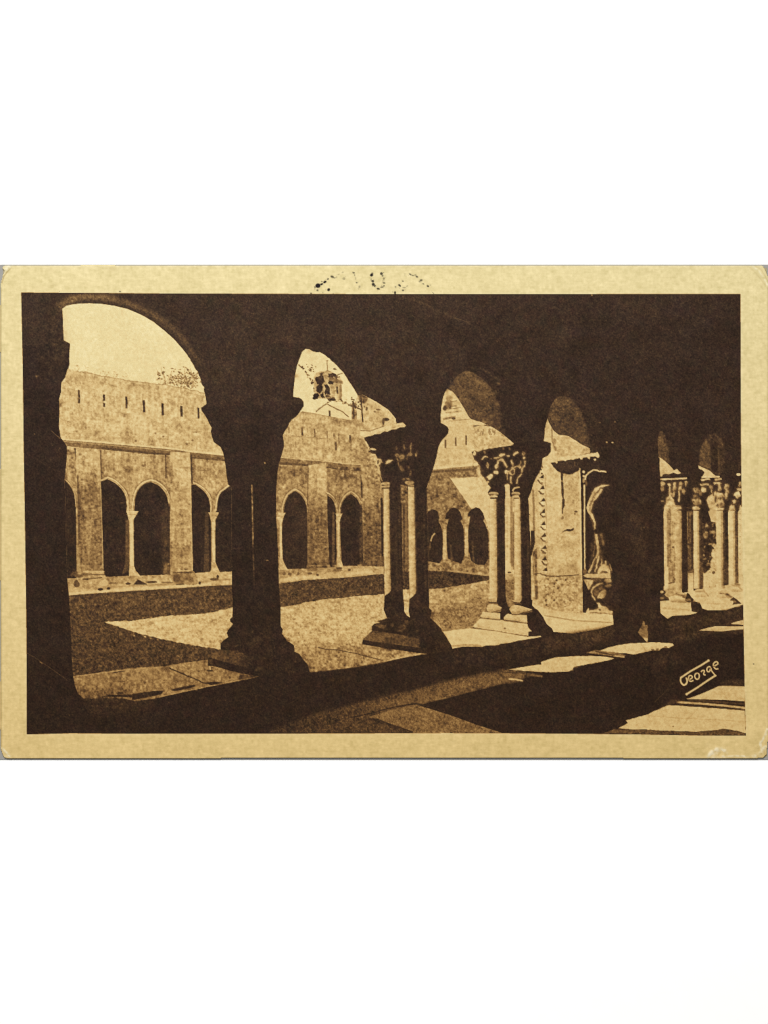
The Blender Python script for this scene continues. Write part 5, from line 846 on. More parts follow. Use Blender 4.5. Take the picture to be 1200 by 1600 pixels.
P(None, [(440, 1143), (500, 1135), (560, 1126), (600, 1132), (640, 1145), (440, 1146)], .26, 'floor', soft=3, alpha=.7)
P(None, [(960, 975), (1046, 969), (1160, 948), (1161, 962), (1090, 980), (1000, 998), (955, 1004)], .145, 'dark', soft=2, alpha=.5); P(None, [(880, 992), (940, 983), (958, 978), (955, 1000), (900, 1008)], .18, 'soff', soft=3, alpha=.6)

# half-tones that round off mouldings and drapery
for q, w in [([(742, 580), (760, 592), (777, 613), (786, 645), (790, 680)], 9), ([(715, 583), (703, 596), (697, 612)], 4), ([(882, 615), (900, 625), (914, 648), (921, 670), (925, 700)], 9), ([(1122, 678), (1131, 692), (1134, 715)], 5), ([(1036, 672), (1043, 692), (1048, 722)], 4)]:
    line(None, q, w, .15, 'soff', soft=3, sm=True, alpha=.85)
for q, w, t, al in [([(764, 954), (774, 953), (783, 951)], 3, .55, .7), ([(799, 957), (812, 956.5), (826, 954)], 3, .52, .7), ([(752, 963), (780, 966)], 2.5, .66, .6), ([(789, 966.5), (822, 971.5)], 3, .64, .6), ([(745, 978), (824, 991)], 3, .72, .6), ([(752, 968), (822, 976)], 2, .93, .5),
                    ([(1052, 938), (1066, 938.5), (1080, 937)], 4, .60, .7), ([(1088, 930), (1104, 930)], 3, .68, .7), ([(1120, 932), (1140, 932)], 3, .66, .7), ([(1143, 922), (1158, 922)], 3, .66, .6), ([(1032, 950), (1078, 952)], 4, .72, .6), ([(1090, 941), (1150, 940)], 4, .76, .5), ([(835, 948), (870, 958), (912, 963)], 6, .78, .5),
                    ([(932, 768), (926, 779), (922, 792), (925, 803)], 4, .5, .55), ([(921, 806), (926, 815), (927, 826)], 2, .5, .6), ([(935, 850), (936.5, 870)], 3, .42, .6), ([(938, 858), (941, 880)], 3.5, .40, .6), ([(926, 866), (920, 888)], 2.4, .36, .7), ([(932, 872), (928, 893)], 1.8, .25, .6), ([(949, 880), (952, 890)], 3, .45, .6), ([(915, 800), (916, 880)], 2.5, .2, .6)]:
    line(None, q, w, t, 'soff', soft=1.0, alpha=al)
for k in range(70):
    a = R.uniform(735, 850); line(None, [(a, 1001 + R.uniform(-5, 4)), (a + R.uniform(2, 7), 1001 + R.uniform(-5, 4))], 1, R.choice([.8, .96, .76]), soft=.5, alpha=.35) if 0 else None
for (xa, xb, ya, yb, n) in [(970, 1162, 1106, 1140, 60), (800, 950, 1028, 1048, 40), (740, 840, 986, 1004, 26), (860, 955, 962, 984, 30), (940, 1050, 1006, 1018, 20), (1036, 1155, 926, 950, 24)]:
    for k in range(n):
        a, b = R.uniform(xa, xb), R.uniform(ya, yb)
        if T[int(b) - Y0, int(a)] > .6: E(None, a, b, R.uniform(1, 5), R.uniform(.6, 1.6), R.choice([.70, .74, .96, .97]), soft=.9, alpha=.4, rot=-.1)
for q in [([(1010, 1118), (1060, 1122), (1163, 1127)], .8), ([(1090, 1107), (1060, 1141)], .7), ([(870, 1026), (880, 1050)], .7), ([(1000, 1004), (1010, 1018)], .8)]: line(None, q[0], 1.2, .55, soft=.5, alpha=q[1] * .5)
# faint masonry in the shaded front and floor
P(None, [(850, 997), (880, 990), (958, 978), (958, 1000), (900, 1014), (850, 1020)], .21, 'soff', soft=3, alpha=.7)
P(None, [(1045, 972), (1100, 962), (1161, 949), (1161, 964), (1110, 976), (1050, 990)], .22, 'soff', soft=2.5, alpha=.75)
P(None, [(700, 1020), (850, 1000), (850, 1020), (720, 1046)], .17, 'soff', soft=4, alpha=.6)
P(None, [(130, 1092), (240, 1094), (230, 1108), (150, 1118)], .20, 'soff', soft=5, alpha=.6)
P(None, [(985, 790), (1008, 800), (1012, 900), (990, 880)], .19, 'soff', soft=5, alpha=.5)
P(None, [(1000, 1020), (1060, 1016), (1070, 1040), (1010, 1050)], .17, 'soff', soft=6, alpha=.6)
for k in range(26):
    a = R.uniform(150, 1150); b = np.interp(a, [125, 380, 480, 700, 845, 956, 1161], [1105, 1080, 1066, 1032, 1010, 990, 955]); line(None, [(a, b), (a + R.uniform(-3, 3), b + R.uniform(10, 20))], 1.2, R.choice([.07, .2]), soft=.8, alpha=.6)
for k in range(200):
    a = R.uniform(130, 1155); b = np.interp(a, [125, 380, 480, 700, 845, 956, 1161], [1108, 1082, 1070, 1036, 1012, 992, 957]) + R.uniform(-6, 14); E(None, a, b, R.uniform(1, 5), R.uniform(.7, 2.2), R.choice([.18, .2, .08, .23]), soft=.8, alpha=.4, rot=-.2)
for (xa, xb, ya, yb, n) in [(370, 432, 640, 1000, 90), (330, 480, 990, 1045, 90), (575, 700, 960, 1015, 70), (40, 100, 540, 1080, 90), (960, 1030, 720, 970, 120), (480, 1150, 470, 600, 240), (120, 460, 470, 640, 0), (340, 460, 480, 640, 70)]:
    for k in range(n):
        a, b = R.uniform(xa, xb), R.uniform(ya, yb)
        if T[int(b) - Y0, int(a)] < .2: E(None, a, b, R.uniform(2, 9), R.uniform(1.5, 7), T[int(b) - Y0, int(a)] + R.choice([-.03, .03, .045]), soft=2, alpha=.5, tex='ink')
# faint light in the dark vault, scuffs and creases of the print
CLIP = 1 - clip_of(OA)
line(None, [(92, 482), (108, 469), (135, 464), (160, 465), (200, 474), (245, 495), (285, 528), (312, 570)], 12, .42, 'soff', soft=3, sm=True, alpha=.8, w2=3)
line(None, [(104, 472), (125, 466), (145, 463), (180, 466)], 7, .42, 'soff', soft=2, alpha=.7)
P(None, [(80, 500), (98, 482), (99, 532), (108, 538), (98, 580), (80, 560)], .21, 'soff', soft=4, alpha=.6)
CLIP = None
P(None, [(70, 520), (95, 480), (98, 530), (105, 540), (90, 600), (75, 600)], .17, 'soff', soft=6, alpha=.5)
line(None, [(628, 464), (660, 474), (690, 489), (735, 506)], 2.6, .24, 'soff', soft=1.3, sm=True, alpha=.75); line(None, [(704, 494), (730, 503)], 1, .3, soft=.5, alpha=.7)
line(None, [(970, 462), (965, 478)], 2.6, .30, soft=1.2, alpha=.6); line(None, [(480, 548), (500, 543), (520, 555)], 4, .2, soft=2.5, alpha=.5); E(None, 562, 613, 5, 3, .28, soft=1.6, alpha=.8)
line(None, [(905, 605), (925, 612)], 1.2, .24, soft=.8); line(None, [(42, 1020), (60, 1031), (82, 1046), (104, 1062)], 1.2, .26, soft=.5, alpha=.8); line(None, [(62, 1034), (66, 1036.5)], 1.5, .45, soft=.3)
line(None, [(1022, 1098), (1040, 1080), (1052, 1066)], 1.1, .2, soft=.7); line(None, [(80, 673), (95, 686)], 1.2, .34, soft=.4); E(None, 54, 678, 1.2, 1, .36, soft=.3); E(None, 57, 588, 2.6, 2.2, .28, soft=.8); E(None, 57, 588, 1, 1, .38, soft=.3)
E(None, 925, 461, 1.8, 1.5, .5, soft=.4); E(None, 952, 492, 1.6, 5, .17, soft=2)
P(None, [(905, 465), (1000, 470), (1000, 540), (900, 530)], .145, 'ink', soft=14, alpha=.6)
line(None, [(985, 813), (1003, 815)], 2.4, .24, soft=.8); P(None, [(996, 815), (1006, 820), (1008, 870), (994, 860)], .17, 'soff', soft=3, alpha=.7); P(None, [(940, 905), (957, 915), (990, 960), (945, 950)], .15, 'soff', soft=4, alpha=.6)
for k in range(260):        # pinholes and dust in the printing plate
    a, b = R.uniform(45, 1152), R.uniform(464, 1140)
    t0 = T[int(b) - Y0, int(a)]
    if t0 < .2: E(None, a, b, R.uniform(.4, 1.0), R.uniform(.4, .9), t0 + R.uniform(.06, .17), soft=.3)
for k in range(150):
    a, b = R.uniform(45, 1152), R.uniform(464, 1140)
    t0 = T[int(b) - Y0, int(a)]
    if t0 < .2: q = R.uniform(0, 3.1); line(None, [(a, b), (a + 4 * math.cos(q), b + 4 * math.sin(q))], .9, t0 + R.uniform(.03, .07), soft=.4)

# ------------------------------------------------------------------ the print stops at its edge; the border is bare paper
T = np.clip(T, 0.02, 1.0)
m_print = np.zeros((NY, NX)); m_print[LAB_EDGE[0]] = LAB_EDGE[1]
def soft_box(x0, y0, x1, y1, f=5):
    return np.clip((GX - x0) / f + .5, 0, 1) * np.clip((x1 - GX) / f + .5, 0, 1) * np.clip((GY - y0) / f + .5, 0, 1) * np.clip((y1 - GY) / f + .5, 0, 1)
wa = .14 + .52 * np.maximum.reduce([soft_box(738, 700, 828, 762), soft_box(572, 690, 655, 752), soft_box(921, 734, 958, 962) * .7, soft_box(1031, 750, 1160, 798) * .8, soft_box(1098, 815, 1119, 900), soft_box(464, 560, 575, 645) * .25, soft_box(108, 560, 322, 612) * .8, soft_box(840, 725, 856, 905) * .6, soft_box(860, 705, 940, 742) * .5])
w1, w2, w3, w4 = vnoise(3.2), vnoise(3.2), vnoise(8), vnoise(8)
fx = np.clip(GX - X0 + wa * (.62 * w1 + .5 * w3), 0, NX - 1.001); fy = np.clip(GY - Y0 + wa * (.62 * w2 + .5 * w4), 0, NY - 1.001)
ix, iy = fx.astype(int), fy.astype(int); tx, ty = fx - ix, fy - iy
Tw = (T[iy, ix] * (1 - tx) + T[iy, ix + 1] * tx) * (1 - ty) + (T[iy + 1, ix] * (1 - tx) + T[iy + 1, ix + 1] * tx) * ty
inside = np.clip((wa - .2) * 2.2, 0, 1) * (GX > 330) * ~((GX < 600) & (GY < 660))
Tw = Tw + inside * (.045 * vnoise(2.4) + .03 * vnoise(4)) * np.clip(Tw * 2.2, .25, 1)      # chisel work
carve = np.maximum.reduce([soft_box(740, 702, 826, 760), soft_box(590, 694, 655, 752), soft_box(921, 750, 958, 960), soft_box(1031, 752, 1158, 797)])
Tw = Tw + carve * (.75 * np.clip(blur(Tw, 1.9) - Tw, 0, 1) * np.clip((.45 - Tw) / .3, 0, 1) - .5 * np.clip(Tw - blur(Tw, 1.6), 0, 1) * .6)
T = blur(Tw, 0.34)
T = np.interp(T, [0, .3, .45, .6, .72, .8, .86, .93, 1, 1.2], [0, .31, .48, .66, .795, .875, .915, .965, 1.02, 1.15])
T = T + .24 * np.clip(T - blur(T, 1.4), -.22, .22) + .06 * np.clip(T - blur(T, 5), -.2, .2)     # crisp plate edges
T = T + .07 * np.clip(blur(T, 7) - T, 0, 1) * np.clip((.5 - T) / .3, 0, 1)      # halation of the lights into the shadows
T = np.clip(T, .015, 1.12)
# signature printed in the lower right: George between two rules
SIG = L('signature', 'white slanted lettering reading George between two ruled lines')
def SG(pts, w=2.0, sm=True):
    q = [(1020 + a / 7.5, 1010 + b / 7.5) for a, b in pts]; line(SIG, q, w, .93, soft=.18, sm=sm)
SG([(655, 165), (560, 225), (440, 292), (326, 368)], 2.9, False)
E(SIG, 1020 + 655 / 7.5, 1010 + 165 / 7.5, 1.7, 1.7, .95)
SG([(330, 362), (325, 395), (335, 428), (360, 452), (388, 442), (402, 412), (396, 378), (384, 372)], 2.7)
SG([(424, 392), (462, 366), (452, 342), (428, 345), (418, 372), (430, 402), (452, 410), (476, 396)], 2.1)
SG([(520, 312), (496, 328), (494, 360), (512, 384), (536, 378), (546, 350), (538, 322), (520, 312)], 2.2)
SG([(566, 300), (578, 284), (600, 280), (602, 300), (596, 322), (606, 336), (620, 330)], 2.1)
SG([(680, 250), (662, 236), (640, 250), (634, 278), (648, 298), (668, 288), (680, 254), (690, 286), (712, 316), (735, 345)], 2.1)
SG([(712, 236), (760, 206), (758, 184), (734, 182), (712, 204), (716, 240), (738, 264), (770, 262)], 2.1)
SG([(735, 340), (640, 402), (520, 484), (396, 560)], 2.9, False)
E(SIG, 1020 + 396 / 7.5, 1010 + 560 / 7.5, 1.9, 1.9, .95); E(SIG, 1118, 1055.5, 1.6, 1.6, .95)

# grain of the gravure screen
g1 = blur(N[1], .6); g1 /= g1.std()
amp = np.interp(T, [0, .12, .3, .5, .75, 1], [.022, .034, .038, .036, .028, .016])
T = T + amp * g1 + np.interp(T, [0, .2, .5, 1], [.004, .011, .013, .007]) * N[3] + .006 * np.sin(GX * 1.1) * (T < .4) * (.5 + .5 * N[9]) * .6
edge_dark = blur(m_print, 1.3)
inner = (m_print > .5) & (edge_dark < .9) & (T < .4)
T = np.where(inner, T * .72, T)
Tm = T * m_print + 1.0 * (1 - m_print)

LAB[m_print < .5] = PAPER

# postmark ink, stains and scuffs on the border, in a separate ink layer
INK = np.zeros((NY, NX)); 
def ink(pts_or, kind='E', lab=MARK, a=1.0):
    r = cover(pts_or)
    if r: 
        s, c = r; INK[s] = np.maximum(INK[s], c * a); LAB[s][c > .4] = lab
def inkE(cx, cy, rx, ry, rot=0, a=1.0, lab=MARK):
    c, s = math.cos(rot), math.sin(rot)
    ink([(cx + rx * math.cos(q) * c - ry * math.sin(q) * s, cy + rx * math.cos(q) * s + ry * math.sin(q) * c) for q in np.linspace(0, 6.283, 12, endpoint=False)], a=a, lab=lab)
Z = lambda a, b: (460 + a / 5, 405 + b / 5)
for (a, b, rx, ry, rot, al) in [(184, 207, 21, 19, 0, 1), (212, 196, 14, 8, -.4, .9), (238, 178, 15, 10, -.5, .9), (262, 155, 9, 7, -.6, .7), (295, 137, 15, 9, .3, .75), (310, 145, 10, 5, .3, .6), (345, 120, 10, 3, -.3, .35), (378, 102, 10, 4, -.3, .4), (388, 152, 11, 11, 0, .35), (268, 238, 11, 13, .4, .95), (180, 242, 9, 7, 0, .7), (130, 266, 9, 5, 0, .8), (160, 232, 6, 4, 0, .5), (222, 262, 5, 3, 0, .5), (245, 240, 4, 3, 0, .4), (303, 268, 5, 4, 0, .5),
                                 (463, 106, 10, 6, 0, .75), (470, 125, 5, 9, -.2, .45), (478, 150, 4, 14, -.2, .3), (487, 183, 9, 5, .3, .65), (508, 215, 8, 11, .3, .4), (500, 232, 6, 4, 0, .3),
                                 (603, 124, 14, 12, -.4, .9), (608, 112, 9, 8, 0, .7), (600, 160, 6, 12, 0, .4), (612, 172, 12, 10, .2, .8), (616, 196, 12, 12, 0, .85), (628, 208, 9, 10, .3, .75), (655, 231, 14, 7, .2, .85), (684, 218, 14, 6, -.2, .65), (700, 208, 8, 6, 0, .6), (680, 112, 12, 11, 0, .8), (688, 128, 8, 9, 0, .6), (699, 152, 8, 10, .3, .5), (700, 185, 12, 7, .2, .6), (692, 170, 4, 8, 0, .3),
                                 (786, 262, 8, 13, 0, .95), (790, 216, 7, 8, 0, .5), (822, 205, 14, 8, .8, .8), (848, 172, 8, 6, 0, .6), (848, 243, 9, 7, 0, .75), (858, 222, 16, 4, .0, .5), (880, 210, 10, 4, -.4, .45), (862, 120, 5, 16, .1, .12), (905, 118, 12, 6, .5, .7), (925, 127, 12, 5, .2, .55), (945, 124, 10, 5, 0, .55), (957, 137, 11, 7, .4, .75), (990, 165, 12, 9, -.4, .7), (978, 175, 8, 6, 0, .5), (1007, 193, 8, 6, .3, .6), (1043, 211, 11, 8, .3, .75), (1085, 265, 10, 3, .8, .6), (1072, 248, 4, 3, 0, .3), (430, 228, 10, 3, 0, .15)]:
    x, y = Z(a, b); n = 3
    R2 = random.Random(int(a * 7 + b))
    blobk = 1.0; inkE(x, y, rx / 5 * blobk, ry / 5 * blobk, rot, min(1, al * 1.15))
    for k in range(n): inkE(x + R2.gauss(0, rx / 6), y + R2.gauss(0, ry / 6), rx / 14, ry / 14, 0, al * .8)
for (a, b, r_) in [(187.5, 455.5, 1.6), (1052.5, 1134.5, 0), (1177.5, 1037.5, 1.4), (93, 455, .6), (1100, 1150, .5)]:
    if r_: inkE(a, b, r_, r_ * .8, 0, .75, lab=PAPER)
STAIN = np.zeros((NY, NX))
def stain(cx, cy, rx, ry, a, rot=0, s=2):
    d = ((GX - cx) * math.cos(rot) + (GY - cy) * math.sin(rot)) ** 2 / rx ** 2 + (-(GX - cx) * math.sin(rot) + (GY - cy) * math.cos(rot)) ** 2 / ry ** 2
    STAIN[:] += a * np.exp(-d)
for q in [(175, 420, 6, 4, .14), (76, 423, 9, 5, .06), (60, 449, 24, 3, .06), (135, 445, 6, 4, .05), (85, 445, 5, 4, .06), (20, 480, 8, 30, .05), (1015, 424, 12, 5, .06), (1045, 430, 10, 5, .05), (1118, 436, 8, 5, .05), (1108, 450, 12, 3, .04), (700, 425, 20, 5, .03), (12, 700, 8, 80, .03), (22, 1165, 14, 8, .03), (1183, 800, 5, 160, .03), (1190, 1100, 8, 60, .05), (300, 1170, 60, 6, .03), (140, 1172, 30, 6, .03)]: stain(*q)
Rr = random.Random(11)
for k in range(90):
    side = Rr.random()
    if side < .6: x, y = Rr.uniform(5, 1195), Rr.choice([Rr.uniform(416, 456), Rr.uniform(1152, 1184)])
    else: x, y = Rr.choice([Rr.uniform(4, 32), Rr.uniform(1168, 1196)]), Rr.uniform(440, 1150)
    stain(x, y, Rr.uniform(1.5, 7), Rr.uniform(1.5, 5), Rr.choice([-.02, .03, .035, -.025]), Rr.uniform(0, 3))
# creases: (polyline, width, colour change, height)
ZH = np.zeros((NY, NX))
def seg_dist(pts):
    d = np.full((NY, NX), 1e9)
    for (a, b) in zip(pts[:-1], pts[1:]):
        ax, ay = a; bx, by = b; vx, vy = bx - ax, by - ay; t = np.clip(((GX - ax) * vx + (GY - ay) * vy) / (vx * vx + vy * vy), 0, 1)
        d = np.minimum(d, np.hypot(GX - ax - t * vx, GY - ay - t * vy))
    return d
def crease(pts, w, col, h):
    d = seg_dist(pts); f = np.exp(-(d / w) ** 2)
    STAIN[:] += col * f; ZH[:] += h * f
crease([(3, 442), (6, 432), (12, 424), (20, 416), (26, 413)], 1.2, .34, -.9)
crease([(1, 446), (3, 436), (9, 427), (16, 419)], 1.0, .1, -.2)
crease([(6, 422), (12, 418), (20, 414)], 2.8, -.55, .7)
crease([(1172, 418), (1178, 424), (1186, 433), (1193, 442), (1200, 452)], 1.3, .12, -.5)
crease([(1180, 415), (1190, 422), (1196, 432), (1201, 443)], 1.2, .16, -.5); crease([(1176, 416), (1186, 424), (1194, 436), (1200, 446)], 1.3, -.35, .6); crease([(1194, 418), (1201, 431)], 1.3, .30, -.3)
crease([(1106, 1182), (1112, 1174), (1119, 1170), (1127, 1169), (1133, 1172)], 2.2, -.38, 1.0); crease([(1114, 1178), (1122, 1173)], 3.5, -.30, .6); crease([(1128, 1171), (1136, 1177), (1130, 1181)], 1.6, -.22, .6); crease([(1108, 1180), (1113, 1175)], 2.2, -.35, .3); crease([(1112, 1181), (1118, 1175), (1126, 1176), (1122, 1181), (1130, 1184)], 1.2, .14, -.8); crease([(1108, 1184), (1130, 1183), (1150, 1181), (1170, 1182)], 1.6, -.28, .5)
crease([(1199, 1140), (1194, 1152), (1188, 1161), (1190, 1170), (1196, 1166)], 2.0, -.5, .9); crease([(1196, 1150), (1188, 1168), (1182, 1180)], 1.6, .10, -.8); crease([(1178, 1182), (1186, 1178), (1194, 1171)], 3.0, -.32, 1.0); crease([(1198, 1160), (1194, 1172), (1196, 1183)], 1.3, .12, -.5)
crease([(3, 1169), (9, 1175), (15, 1181)], 1.7, -.5, .7); crease([(1, 1128), (4, 1140)], 1.5, -.10, .3); crease([(3, 1180), (10, 1182), (18, 1185)], 1.3, -.10, .3)
crease([(2, 416), (1199, 415.5)], 1.5, -.11, .2); crease([(3, 1184.3), (1190, 1184)], 1.2, .09, 0); crease([(3, 1181.5), (1190, 1181)], 1.4, -.03, 0)
crease([(1.2, 450), (1.2, 900), (1.8, 1175)], 1.5, .32, -.3); crease([(4.5, 450), (5, 900), (5.5, 1170)], 1.2, -.05, 0); crease([(1198.6, 460), (1198.4, 1130)], 1.0, .08, -.1)
crease([(600, 455), (640, 456.5)], 1, .02, 0)
halo = (blur(m_print, 1.6) > .03) & (m_print < .5)
STAIN = np.where(STAIN < -.1, STAIN * (1 + .35 * N[3] + .3 * N[5]), STAIN)
STAIN += np.where(halo, -.05, 0)                       # paler rim pressed by the printing plate

# ---- card outline
OUT = [(2, 446), (2.3, 436), (4.5, 428), (7, 423.5), (3.5, 420), (3, 416.5), (7, 414.6), (22, 414.2), (150, 413.8), (470, 414.6), (520, 414.8), (700, 413.9), (1185, 414), (1192.5, 415), (1196, 420), (1198.5, 427), (1201, 433), (1201, 1150), (1199, 1170), (1198, 1180), (1193, 1185), (1150, 1185.6), (1135, 1185.4), (900, 1185), (600, 1184.7), (300, 1185.2), (60, 1185.6), (10, 1185.4), (6.5, 1184), (3.5, 1179), (2.3, 1170), (1.6, 1120), (2.2, 1000), (1.5, 800), (2.4, 640), (1.7, 520)]
OUT = [(x - 2.0 if x < 5 and 440 < y < 1175 else x, y) for x, y in OUT]

# ------------------------------------------------------------------ colours (linear) from tone
def s2l(c): c = np.asarray(c, float) / 255; return np.where(c <= .04045, c / 12.92, ((c + .055) / 1.055) ** 2.4)
RAMP_T = [0, .08, .15, .25, .35, .5, .65, .8, .92, 1.0, 1.15]
RAMP_C = s2l([(34, 23, 18), (48, 34, 27), (61, 45, 35), (81, 61, 43), (105, 77, 47), (145, 111, 67), (183, 148, 93), (213, 181, 121), (227, 202, 144), (232, 212, 154), (244, 230, 182)])
PAPER_REF = s2l((231, 210, 151))
ILL = 1.42                         # light reaching the middle of the card: albedo = seen colour / ILL
C = np.stack([np.interp(Tm, RAMP_T, RAMP_C[:, k]) for k in range(3)], -1)
mot = .022 * N[5] + .012 * N[9] + .009 * N[34] + .022 * N[3] + .010 * N['h'] + .016 * N['hs'] + .012 * N['vs']
yv = (GY - 800) / 387.0            # -1 top .. 1 bottom
age = np.stack([np.ones_like(yv), 0.972 - .065 * yv, .955 - .165 * yv], -1) * (1 - .02 * yv)[..., None]
C = C * np.where(Tm[..., None] > .35, age, 1 + (age - 1) * (Tm[..., None] / .35))
pap = (1 - m_print)[..., None]
stn = np.clip(STAIN, -.5, .8)[..., None] * (.35 + .65 * pap)
C = C * (1 - np.clip(stn, 0, 1) * np.array([.85, 1.0, 1.25])) 
C = C + np.clip(-stn, 0, 1) * (s2l((250, 243, 214)) - C) * 1.0 * pap + np.clip(-stn, 0, 1) * .0
C = C * (1 + mot[..., None] * (.35 + .65 * pap) * np.array([1, 1.05, 1.5]))
C = C * (1 - INK[..., None]) + INK[..., None] * s2l((38, 32, 34))
# faint blotchy shifts of hue in the dark ink
dk = np.clip((.34 - Tm) / .15, 0, 1); C *= (1 - dk[..., None] * np.array([.13, .17, .20])); wr = np.clip((GX - 300) / 900, 0, 1) * .6 + np.clip((GY - 500) / 700, 0, 1) * .4; C[..., 0] *= 1 + .05 * wr * dk; C[..., 2] *= 1 - .10 * wr * dk; C *= (1 - .03 * dk * np.clip((GY - 560) / 500, 0, 1))[..., None]; C[..., 2] *= 1 - .10 * dk * np.clip((GY - 560) / 500, 0, 1); C[..., 0] *= 1 + .035 * N[9] * dk; C[..., 1] *= 1 + .018 * N[5] * dk; C[..., 2] *= 1 + .05 * N[16] * dk
C = np.clip(C / ILL, .002, .95)

# ------------------------------------------------------------------ materials
def card_material(name, rough, bump, grain, scale):
    m = bpy.data.materials.new(name); m.use_nodes = True; nt = m.node_tree; n = nt.nodes; l = nt.links
    b = n['Principled BSDF']; b.inputs['Roughness'].default_value = rough; b.inputs['Specular IOR Level'].default_value = .06
    at = n.new('ShaderNodeAttribute'); at.attribute_name = 'tint'
    tc = n.new('ShaderNodeTexCoord'); no = n.new('ShaderNodeTexNoise'); no.inputs['Scale'].default_value = scale; no.inputs['Detail'].default_value = 4
    mr = n.new('ShaderNodeMapRange'); mr.inputs['To Min'].default_value = 1 - grain; mr.inputs['To Max'].default_value = 1 + grain
    mr.inputs['From Min'].default_value = .3; mr.inputs['From Max'].default_value = .7
    mx = n.new('ShaderNodeMix'); mx.data_type = 'RGBA'; mx.blend_type = 'MULTIPLY'; mx.inputs[0].default_value = 1
    l.new(tc.outputs['Object'], no.inputs['Vector']); l.new(no.outputs['Fac'], mr.inputs['Value']); l.new(at.outputs['Color'], mx.inputs[6]); l.new(mr.outputs[0], mx.inputs[7]); l.new(mx.outputs[2], b.inputs['Base Color'])
    bp = n.new('ShaderNodeBump'); bp.inputs['Strength'].default_value = bump; bp.inputs['Distance'].default_value = .00004
    l.new(no.outputs['Fac'], bp.inputs['Height']); l.new(bp.outputs[0], b.inputs['Normal'])
    return m
MP = card_material('aged_paper', .85, .35, .035, 5200)
MI = card_material('gravure_ink_on_paper', .62, .30, .07, 6000)
def plain(name, col, rough=.9, noise=.02, scale=400):
    m = bpy.data.materials.new(name); m.use_nodes = True; nt = m.node_tree; n = nt.nodes; l = nt.links; b = n['Principled BSDF']
    b.inputs['Roughness'].default_value = rough; b.inputs['Specular IOR Level'].default_value = .1
    tc = n.new('ShaderNodeTexCoord'); no = n.new('ShaderNodeTexNoise'); no.inputs['Scale'].default_value = scale; no.inputs['Detail'].default_value = 5
    cr = n.new('ShaderNodeValToRGB'); cr.color_ramp.elements[0].position = .3; cr.color_ramp.elements[1].position = .7
    cr.color_ramp.elements[0].color = (*[c * (1 - noise) for c in col], 1); cr.color_ramp.elements[1].color = (*[min(1, c * (1 + noise)) for c in col], 1)
    l.new(tc.outputs['Object'], no.inputs['Vector']); l.new(no.outputs['Fac'], cr.inputs[0]); l.new(cr.outputs[0], b.inputs['Base Color']); return m

# ------------------------------------------------------------------ build meshes from the grid
CARDMASK = np.zeros((NY, NX)); r_ = cover(OUT); CARDMASK[r_[0]] = r_[1]
# gentle cockling of the old card, never more than a few hundredths of a millimetre
ZH = blur(ZH, .6)
HZ = (ZH * 0.5 * S + .00002 * (vnoise(90) * .5))
in_card = CARDMASK > .5
cell_ok = in_card[:-1, :-1] & in_card[1:, :-1] & in_card[:-1, 1:] & in_card[1:, 1:]
CL = LAB[:-1, :-1].copy()
# absorb specks smaller than a handful of cells
PX = ((GX - 600) * S).astype(np.float32); PY = ((800 - GY) * S).astype(np.float32); PZ = (TOPZ + HZ).astype(np.float32)

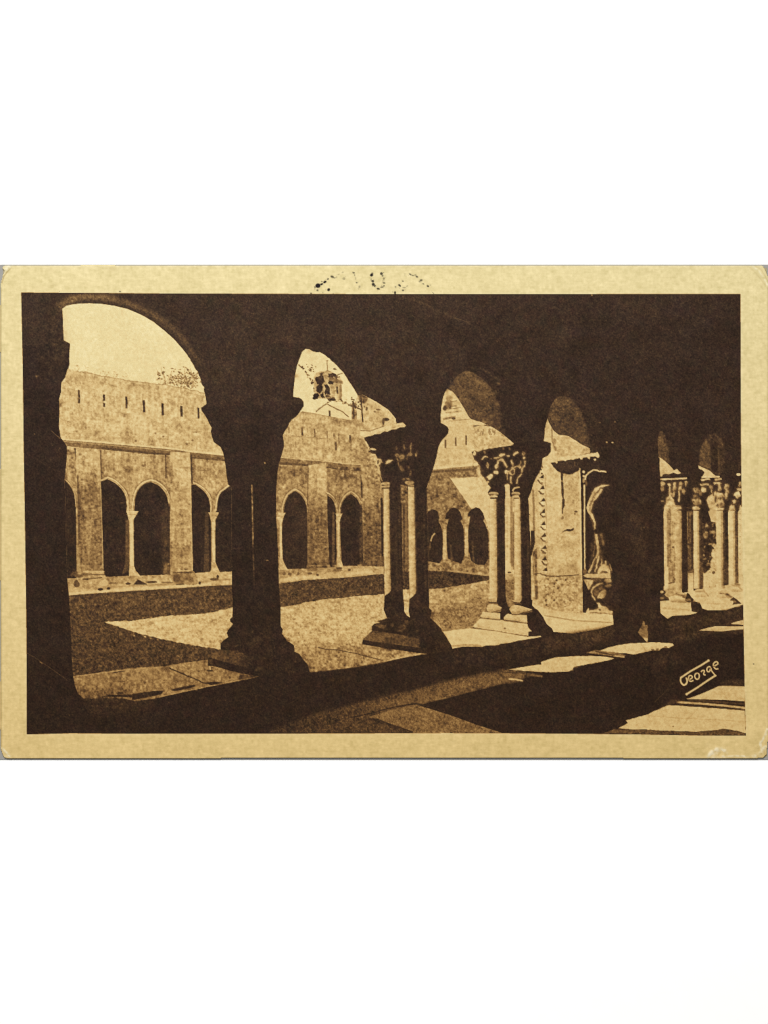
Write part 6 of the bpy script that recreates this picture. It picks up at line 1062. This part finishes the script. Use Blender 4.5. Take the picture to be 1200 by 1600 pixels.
def grid_mesh(name, cells, rim=False):
    ys, xs = np.nonzero(cells)
    v = np.stack([ys * NX + xs, (ys + 1) * NX + xs, (ys + 1) * NX + xs + 1, ys * NX + xs + 1], 1)
    u, inv = np.unique(v.ravel(), return_inverse=True)
    co = np.stack([PX.ravel()[u], PY.ravel()[u], PZ.ravel()[u]], 1)
    col = np.concatenate([C.reshape(-1, 3)[u], np.ones((len(u), 1))], 1)
    nq = len(ys); f = inv.astype(np.int32).reshape(-1, 4)
    if rim:                                     # sides and underside of the card
        p = cells_all = cell_ok; loops = []
        idx = -np.ones(NX * NY, np.int64); idx[u] = np.arange(len(u))
        pad = np.pad(p, 1)
        ed = []
        Y_, X_ = np.nonzero(p & ~pad[:-2, 1:-1]); ed += [(a * NX + b + 1, a * NX + b) for a, b in zip(Y_, X_)]
        Y_, X_ = np.nonzero(p & ~pad[2:, 1:-1]); ed += [((a + 1) * NX + b, (a + 1) * NX + b + 1) for a, b in zip(Y_, X_)]
        Y_, X_ = np.nonzero(p & ~pad[1:-1, :-2]); ed += [(a * NX + b, (a + 1) * NX + b) for a, b in zip(Y_, X_)]
        Y_, X_ = np.nonzero(p & ~pad[1:-1, 2:]); ed += [((a + 1) * NX + b + 1, a * NX + b + 1) for a, b in zip(Y_, X_)]
        base = len(co); low = {}; newc = []; newcol = []; nf = []
        for a, b in ed:
            for q in (a, b):
                if q not in low:
                    low[q] = base + len(newc); newc.append((PX.ravel()[q], PY.ravel()[q], SHEET + .00002)); newcol.append((*(C.reshape(-1, 3)[q] * .55), 1))
            nf.append((idx[a], low[a], low[b], idx[b]))
        nb = base + len(newc)
        for (x, y) in [(4, 1183), (1199, 1183), (1199, 418), (4, 418)]: wx, wy = W(x, y); newc.append((wx, wy, SHEET + .00004)); newcol.append((.3, .26, .17, 1))
        nf.append((nb, nb + 3, nb + 2, nb + 1))
        co = np.vstack([co, np.array(newc)]); col = np.vstack([col, np.array(newcol)]); f = np.vstack([f, np.array(nf, np.int32)])
    me = bpy.data.meshes.new(name); me.vertices.add(len(co)); me.vertices.foreach_set('co', co.astype(np.float32).ravel())
    n = len(f); me.loops.add(4 * n); me.loops.foreach_set('vertex_index', f.astype(np.int32).ravel())
    me.polygons.add(n); me.polygons.foreach_set('loop_start', np.arange(0, 4 * n, 4, dtype=np.int32))
    me.update(calc_edges=True)
    at = me.color_attributes.new('tint', 'FLOAT_COLOR', 'POINT'); at.data.foreach_set('color', col.astype(np.float32).ravel())
    return me

card = bpy.data.objects.new('postcard', None); COL.objects.link(card)
card['label'] = 'old cream postcard with a sepia print of a sunlit cloister, lying flat on white'
card['category'] = 'postcard'
card.location = (0, 0, 0)

# pieces too small to stand alone fall back to what surrounds them
ids, cnt = np.unique(CL[cell_ok], return_counts=True)
objs = {}
def make(i, parent):
    name, label, _ = LABELS[i]
    cells = cell_ok & (CL == i)
    if cells.sum() < 12: return None
    me = grid_mesh(name, cells, rim=(i == PAPER))
    o = bpy.data.objects.new(name, me); COL.objects.link(o); o.parent = parent
    me.materials.append(MP if i in (PAPER, MARK) else MI)
    if label: o['label'] = label
    objs[i] = o; return o
for i in ids:
    if (cell_ok & (CL == i)).sum() < 12: CL[CL == i] = PICT
make(PAPER, card); make(PICT, card); make(MARK, card)
for i in ids:
    if i not in (PAPER, PICT, MARK): make(int(i), objs[PICT])

# ------------------------------------------------------------------ what the card lies on
def slab_mesh(name, pts, z0, z1):
    me = bpy.data.meshes.new(name); n = len(pts)
    me.from_pydata([(x, y, z0) for x, y in pts] + [(x, y, z1) for x, y in pts], [], [tuple(range(n, 2 * n)), tuple(reversed(range(n)))] + [(i, (i + 1) % n, n + (i + 1) % n, n + i) for i in range(n)])
    return me
o = bpy.data.objects.new('table_surface', slab_mesh('table_surface', [(-.6, -.6), (.6, -.6), (.6, .6), (-.6, .6)], -.02, 0)); COL.objects.link(o)
o.data.materials.append(plain('matt_white_board', (.94, .94, .94), .9, .005)); o['kind'] = 'structure'
xa, ya = W(-16, 1187.2); xb, yb = W(1216, 412.9)
o = bpy.data.objects.new('backing_sheet', slab_mesh('backing_sheet', [(xa, ya), (xb, ya), (xb, yb), (xa, yb)], .00004, SHEET)); COL.objects.link(o)
o.data.materials.append(plain('grey_paper', (.27, .262, .245), .9, .05, 300))
o['label'] = 'thin grey paper strip under the postcard, just showing at its corners and edges'; o['category'] = 'paper sheet'
